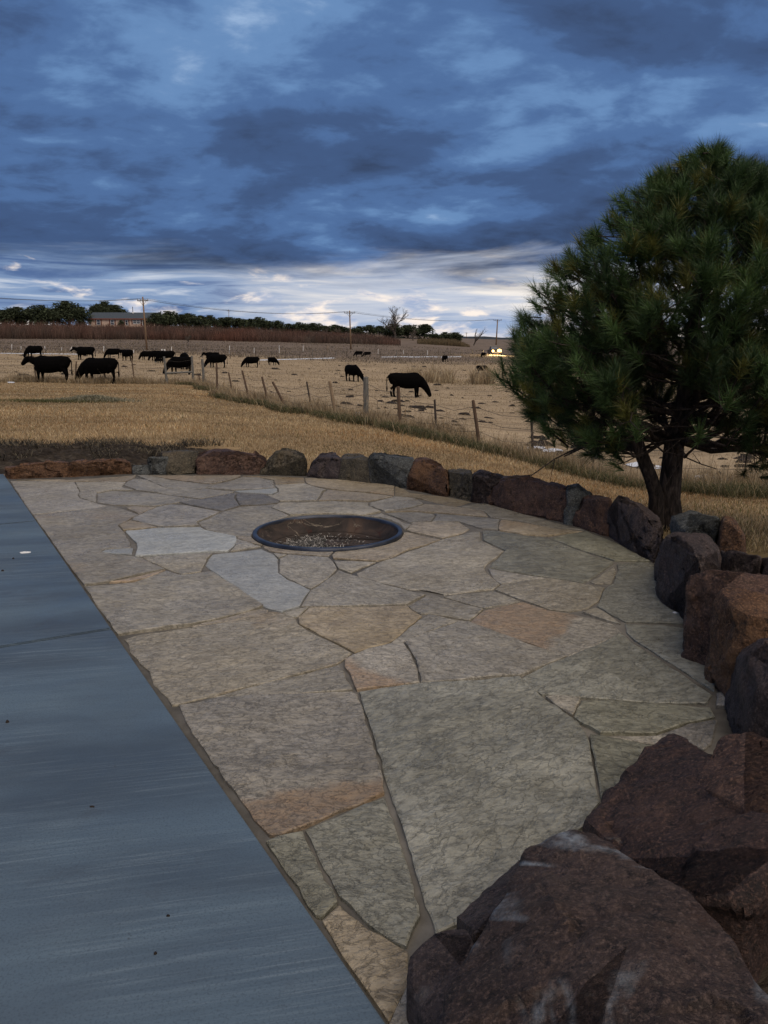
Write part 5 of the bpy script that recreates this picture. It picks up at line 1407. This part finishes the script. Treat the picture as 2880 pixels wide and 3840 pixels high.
CJ = [(1478,1215,70),(1530,1220,66),(1592,1217,74),(1634,1252,44),(1668,1246,46),(1706,1247,50)]
for k, (x, y, w) in enumerate(CJ): juniper(x, y, w, 250+4*(k % 3), f'dark juniper at and right of the bare cottonwood, {ORD[k]} from the left', k+3)


def bare_tree(px, base_y, top_y, dep, label, seed, spread=.55, lean=0., fork=.2, depth=6):
    rnd = random.Random(seed); d = ray(px, base_y); x = d[0]*dep/d[1]; gz = tzf(x, dep)
    ht = at_depth(px, top_y, dep).z-gz
    root = empty('bare_tree', (x, dep, gz)); tr = MB(); br = MB()
    def grow(p, dirn, L, r, lev):
        pts = [p]; q = p.copy(); dd = dirn.copy()
        for i in range(3):
            dd = (dd+Vector((rnd.uniform(-.13,.13), rnd.uniform(-.13,.13), .05))).normalized(); q = q+dd*L/3; pts.append(q.copy())
        (tr if lev == 0 else br).tube(pts, [r, r*.9, r*.8, r*.7], 5 if lev < 2 else 3, False)
        if lev >= depth: return
        nb = 3 if lev > 0 else 6
        for i in range(nb):
            an = rnd.uniform(0, 6.28) if lev else 2*math.pi*i/nb+rnd.uniform(-.3, .3); sp = spread*rnd.uniform(.45, 1.35)*(1.5 if lev == 0 else 1.)
            nd = (dd+Vector((math.cos(an), math.sin(an)*.7, rnd.uniform(-.15, .2)))*sp).normalized()
            grow(pts[3 if i < 2 else (2 if i % 2 else 1)], nd, L*rnd.uniform(.60, .84), max(.035, r*.62*rnd.uniform(.75, 1.)), lev+1)
    grow(Vector((0, 0, -.2)), Vector((lean, 0, 1)).normalized(), ht*fork, ht*.034, 0)
    tr.build('trunk', MAT['bark_grey'], root); br.build('branches', MAT['bark_grey'], root)
    tag(root, label, 'tree', 'leafless trees on the horizon'); return root
bare_tree(1482, 1278, 1122, 244, 'large bare cottonwood with a wide fan of branches on the horizon', 4, .8, 0., .29, 5)
bare_tree(1548, 1278, 1195, 242, 'smaller bare shrubby tree leaning right beside the large cottonwood', 9, .5, .15, .2, 4)
bare_tree(1776, 1276, 1212, 240, 'small lone bare tree with a crooked leaning trunk near the right power pole', 15, .6, .28, .34, 3)
bare_tree(709, 1292, 1226, 200, 'lone small grey shrubby tree standing before the willow brush', 31, .6, 0., .2, 4)
bare_tree(1222, 1262, 1205, 246, 'faint bare tree left of the middle power pole', 21, .5, 0., .22, 4)
bare_tree(1268, 1262, 1202, 246, 'faint bare tree just left of the middle power pole, taller of two', 22, .5, 0., .22, 4)

# ------------------------------------------------------------------ house
def build_house():
    dep = 286; gl = at_depth(350, 1220, dep); gr = at_depth(575, 1220, dep)
    cx = (gl.x+gr.x)/2; W = gr.x-gl.x+1.5; gz = min(tzf(cx-W/2, dep), tzf(cx+W/2, dep))
    root = empty('house', (cx, dep, gz)); zf = lambda py: at_depth(460, py, dep).z-gz
    e, rdg = zf(1196), zf(1170); D = 8.5
    MB().box((0, D/2, e/2-.3), (W, D, e+.6)).build('wall', MAT['stucco'], root)
    ov = .7; m = MB(); th = .22
    A = lambda x, y, z: (x, y, z)
    x0, x1 = -W/2-ov, W/2+ov
    for s, (ya, yb) in ((0, (-ov, D/2)), (1, (D+ov, D/2))):
        m.quad(A(x0, ya, e+.05), A(x1, ya, e+.05), A(x1, yb, rdg), A(x0, yb, rdg)); m.quad(A(x0, ya, e+.05-th), A(x1, ya, e+.05-th), A(x1, yb, rdg-th), A(x0, yb, rdg-th))
        for xx in (x0, x1): m.quad(A(xx, ya, e+.05), A(xx, yb, rdg), A(xx, yb, rdg-th), A(xx, ya, e+.05-th))
    rf = m.build('roof', MAT['shingle'], root)
    for xx, s in ((-W/2+.01, -1), (W/2-.01, 1)): MB().quad((xx, 0, e-.1), (xx, D, e-.1), (xx, D/2, rdg-th)).build('gable', MAT['stucco'], root)
    MB().box((0, -ov-.03, e-.02), (W+2*ov, .08, .34)).build('fascia', MAT['trim_red'], root)
    vx = at_depth(487, 1170, dep).x-cx
    pipe = MB().tube([(vx, D*.4, rdg-.4), (vx, D*.4, rdg+1.9)], .11, 8).build('flue_pipe', MAT['steel_post'], rf)
    MB().tube([(vx, D*.4, rdg-.3), (vx, D*.4, rdg+.25)], [.3, .2], 8).build('flue_collar', MAT['white_paint'], rf)
    for (pa, pb, pt, pbm, two) in ((363,376,1198,1218,0),(415,428,1199,1218,0),(470,480,1200,1219,0),(499,526,1200,1214,1),(534,542,1203,1222,0)):
        xa, xb = at_depth(pa, 1208, dep).x-cx, at_depth(pb, 1208, dep).x-cx; za, zb = zf(pbm), zf(pt); w = xb-xa; xm = (xa+xb)/2
        wd = MB().box((xm, -.03, (za+zb)/2), (w, .06, zb-za)).build('window', MAT['glass_dark'], root)
        fr = MB(); t_ = .16
        fr.box((xa, -.06, (za+zb)/2), (t_, .12, zb-za+t_)); fr.box((xb, -.06, (za+zb)/2), (t_, .12, zb-za+t_))
        fr.box((xm, -.062, zb), (w-t_, .12, t_)); fr.box((xm, -.062, za), (w-t_, .12, t_)); fr.box((xm, -.064, (za+zb)/2), (w-t_, .1, .1))
        if two: fr.box((xm, -.066, (za+zb)/2), (.22, .1, zb-za-t_))
        fr.build('frame', MAT['white_paint'], wd)
        for xx in (xa-.32, xb+.32): MB().box((xx, -.05, (za+zb)/2), (.36, .09, zb-za+.2)).build('shutter', MAT['trim_red'], root)
    tag(root, 'low tan ranch house with blue-grey roof and red trim behind the brush', 'house')
    d = ray(453, 1215); o = empty('round_shrub', (d[0]*(dep-2)/d[1], dep-2, tzf(d[0]*(dep-2)/d[1], dep-2))); o.scale = (2.2, 2.2, at_depth(453, 1201, dep-2).z-o.location.z)
    for nm, me in (('crown', JM[2]), ('trunk', JT)):
        c_ = bpy.data.objects.new(nm, me); C.objects.link(c_); c_.parent = o
    tag(o, 'round dark shrub in front of the house between two windows', 'shrub')
MAT['stucco'] = plain('tan siding', (.66,.49,.38), .85, .08, 1.5)
MAT['shingle'] = plain('blue grey shingles', (.055,.068,.082), .85, .2, 3)
MAT['trim_red'] = plain('red brown trim', (.17,.06,.04), .7, .15, 3)
MAT['glass_dark'] = plain('window glass', (.02,.03,.055), .1, .2, 2, spec=.6)
build_house()

# ------------------------------------------------------------------ poles and wires
def pole(foot, top, dep, arm_y, armL, label, thick=.16, two=True):
    d = ray(*foot); x = d[0]*dep/d[1]; gz = tzf(x, dep); base = Vector((x, dep, gz)); tv = at_depth(top[0], top[1], dep)-base
    root = empty('utility_pole', base)
    MB().tube([(0, 0, -.4), tv*.5, tv], [thick, thick*.85, thick*.68], 10).build('pole', MAT['pole'], root, True)
    za = at_depth(top[0], arm_y, dep).z-gz; ap = tv*(za/tv.z); ends = []
    MB().box((ap.x, -.16, ap.z), (armL, .11, .14)).build('crossarm', MAT['wood_grey'], root)
    for s in (-1, 1): MB().tube([(ap.x+s*armL*.3, -.14, ap.z-.03), (ap.x, -.14, ap.z-.8)], .03, 4).build('brace', MAT['wood_grey'], root)
    for xx in (-.47, -.2, .47):
        MB().tube([(ap.x+armL*xx, -.16, ap.z+.05), (ap.x+armL*xx, -.16, ap.z+.16), (ap.x+armL*xx, -.16, ap.z+.24), (ap.x+armL*xx, -.16, ap.z+.34)], [.03, .08, .06, .07], 7).build('insulator', MAT['ceramic'], root)
        ends.append(base+Vector((ap.x+armL*xx, -.16, ap.z+.34)))
    tag(root, label, 'utility pole', 'wooden utility poles across the field'); return ends
E1 = pole((551,1312), (535,1113), 143, 1128, 1.85, 'tallest leaning wooden utility pole on the left, beside the house', .17)
E2 = pole((1316,1318), (1311,1165), 187, 1174, 2.4, 'wooden utility pole near the middle of the field with a crossarm', .19)
E3 = pole((1860,1302), (1866,1198), 262, 1201, 2.6, 'wooden utility pole at the right beside the headlights', .23)
E4 = pole((858,1230), (858,1160), 420, 1166, 2.2, 'faint distant utility pole behind the left treeline', .16)
E5 = pole((1749,1279), (1749,1246), 640, 1249, 2.4, 'faint distant utility pole left of the small lone bare tree', .22)
def span(a, b_, label, sag=1.0):
    o = None
    m = [Vector(a[0]).lerp(b_[0], .5)]
    root = empty('power_line', a[0])
    for p, q in zip(a, b_):
        pts = []
        for i in range(13):
            u = i/12; v = p.lerp(q, u); v.z -= sag*4*u*(1-u); pts.append(v-a[0])
        MB().tube(pts, .022, 3).build('wire', MAT['wire'], root)
    tag(root, label, 'power line')
span(E1, E2, 'thin sagging power wires between the left and middle utility poles', 1.3)
span(E2, E3, 'thin sagging power wires between the middle and right utility poles', 1.2)
off = [p+(p-q)*.8 for p, q in zip(E1, E2)]
span(E1, off, 'thin power wires running from the left utility pole to the left border', 1.2)

# ------------------------------------------------------------------ vehicle with headlights
def build_truck():
    g = on_terrain(1860, 1331); root = empty('pickup_truck', g, math.radians(4))
    P = plain('dark truck paint', (.03,.032,.036), .35, .1, 3, spec=.5)
    b_ = MB(); b_.box((0, .1, .72), (1.9, .5, .55)); b_.box((0, 2.6, .80), (1.95, 5.0, .62)); b_.box((0, 1.1, 1.12), (1.8, 1.6, .16))
    b_.build('body', P, root)
    c_ = MB(); c_.v = [Vector(v) for v in ((-.9,1.7,1.1),(.9,1.7,1.1),(.9,3.6,1.1),(-.9,3.6,1.1),(-.72,2.3,1.85),(.72,2.3,1.85),(.74,3.4,1.85),(-.74,3.4,1.85))]
    c_.f = [(4,5,6,7),(1,2,6,5),(2,3,7,6),(3,0,4,7),(0,1,5,4)]; cab = c_.build('cab', P, root)
    MB().quad((-.78,1.76,1.18),(.78,1.76,1.18),(.64,2.22,1.78),(-.64,2.22,1.78)).build('windshield', MAT['glass_dark'], cab)
    for x in (-.85, .85):
        for y in (.9, 4.2):
            w = MB().tube([(x-.12, y, .38), (x+.12, y, .38)], .38, 16).build('wheel', MAT['dung'], root)
            MB().tube([(x-.125, y, .38), (x+.125, y, .38)], .2, 12).build('rim', MAT['ceramic'], w)
    MB().box((0, -.17, .55), (1.95, .16, .22)).build('bumper', MAT['ceramic'], root)
    em = Mat('lit headlamp', .3); em.b.inputs['Emission Color'].default_value = (1, .58, .13, 1); em.b.inputs['Emission Strength'].default_value = 2.2; em.color((1, .9, .7))
    for x in (-.72, .72):
        V = [(x, -.20, .86)]; Fc = []
        for k in range(16):
            an = 2*math.pi*k/16; rl = .30 if x < 0 else .52; V.append((x+rl*math.cos(an), -.165, .88+rl*.85*math.sin(an)))
        for k in range(16): Fc.append((0, 1+k, 1+(k+1) % 16))
        obj('headlight', mesh_from(V, Fc, 'headlight', True), em.m, root)
        li = bpy.data.lights.new('headlight_beam', 'SPOT'); li.energy = 4000; li.color = (1, .70, .32); li.spot_size = math.radians(130); li.spot_blend = .8; li.shadow_soft_size = .2
        lo = bpy.data.objects.new('headlight_beam', li); C.objects.link(lo); lo.parent = root; lo.location = (x, -.4, .86); lo.rotation_euler = (math.radians(84), 0, 0)
        lo.rotation_euler = Vector((0, 1, .06)).to_track_quat('Z', 'Y').to_euler()
    tag(root, 'dark pickup truck with shining headlights behind the left edge of the pine', 'truck')
build_truck()
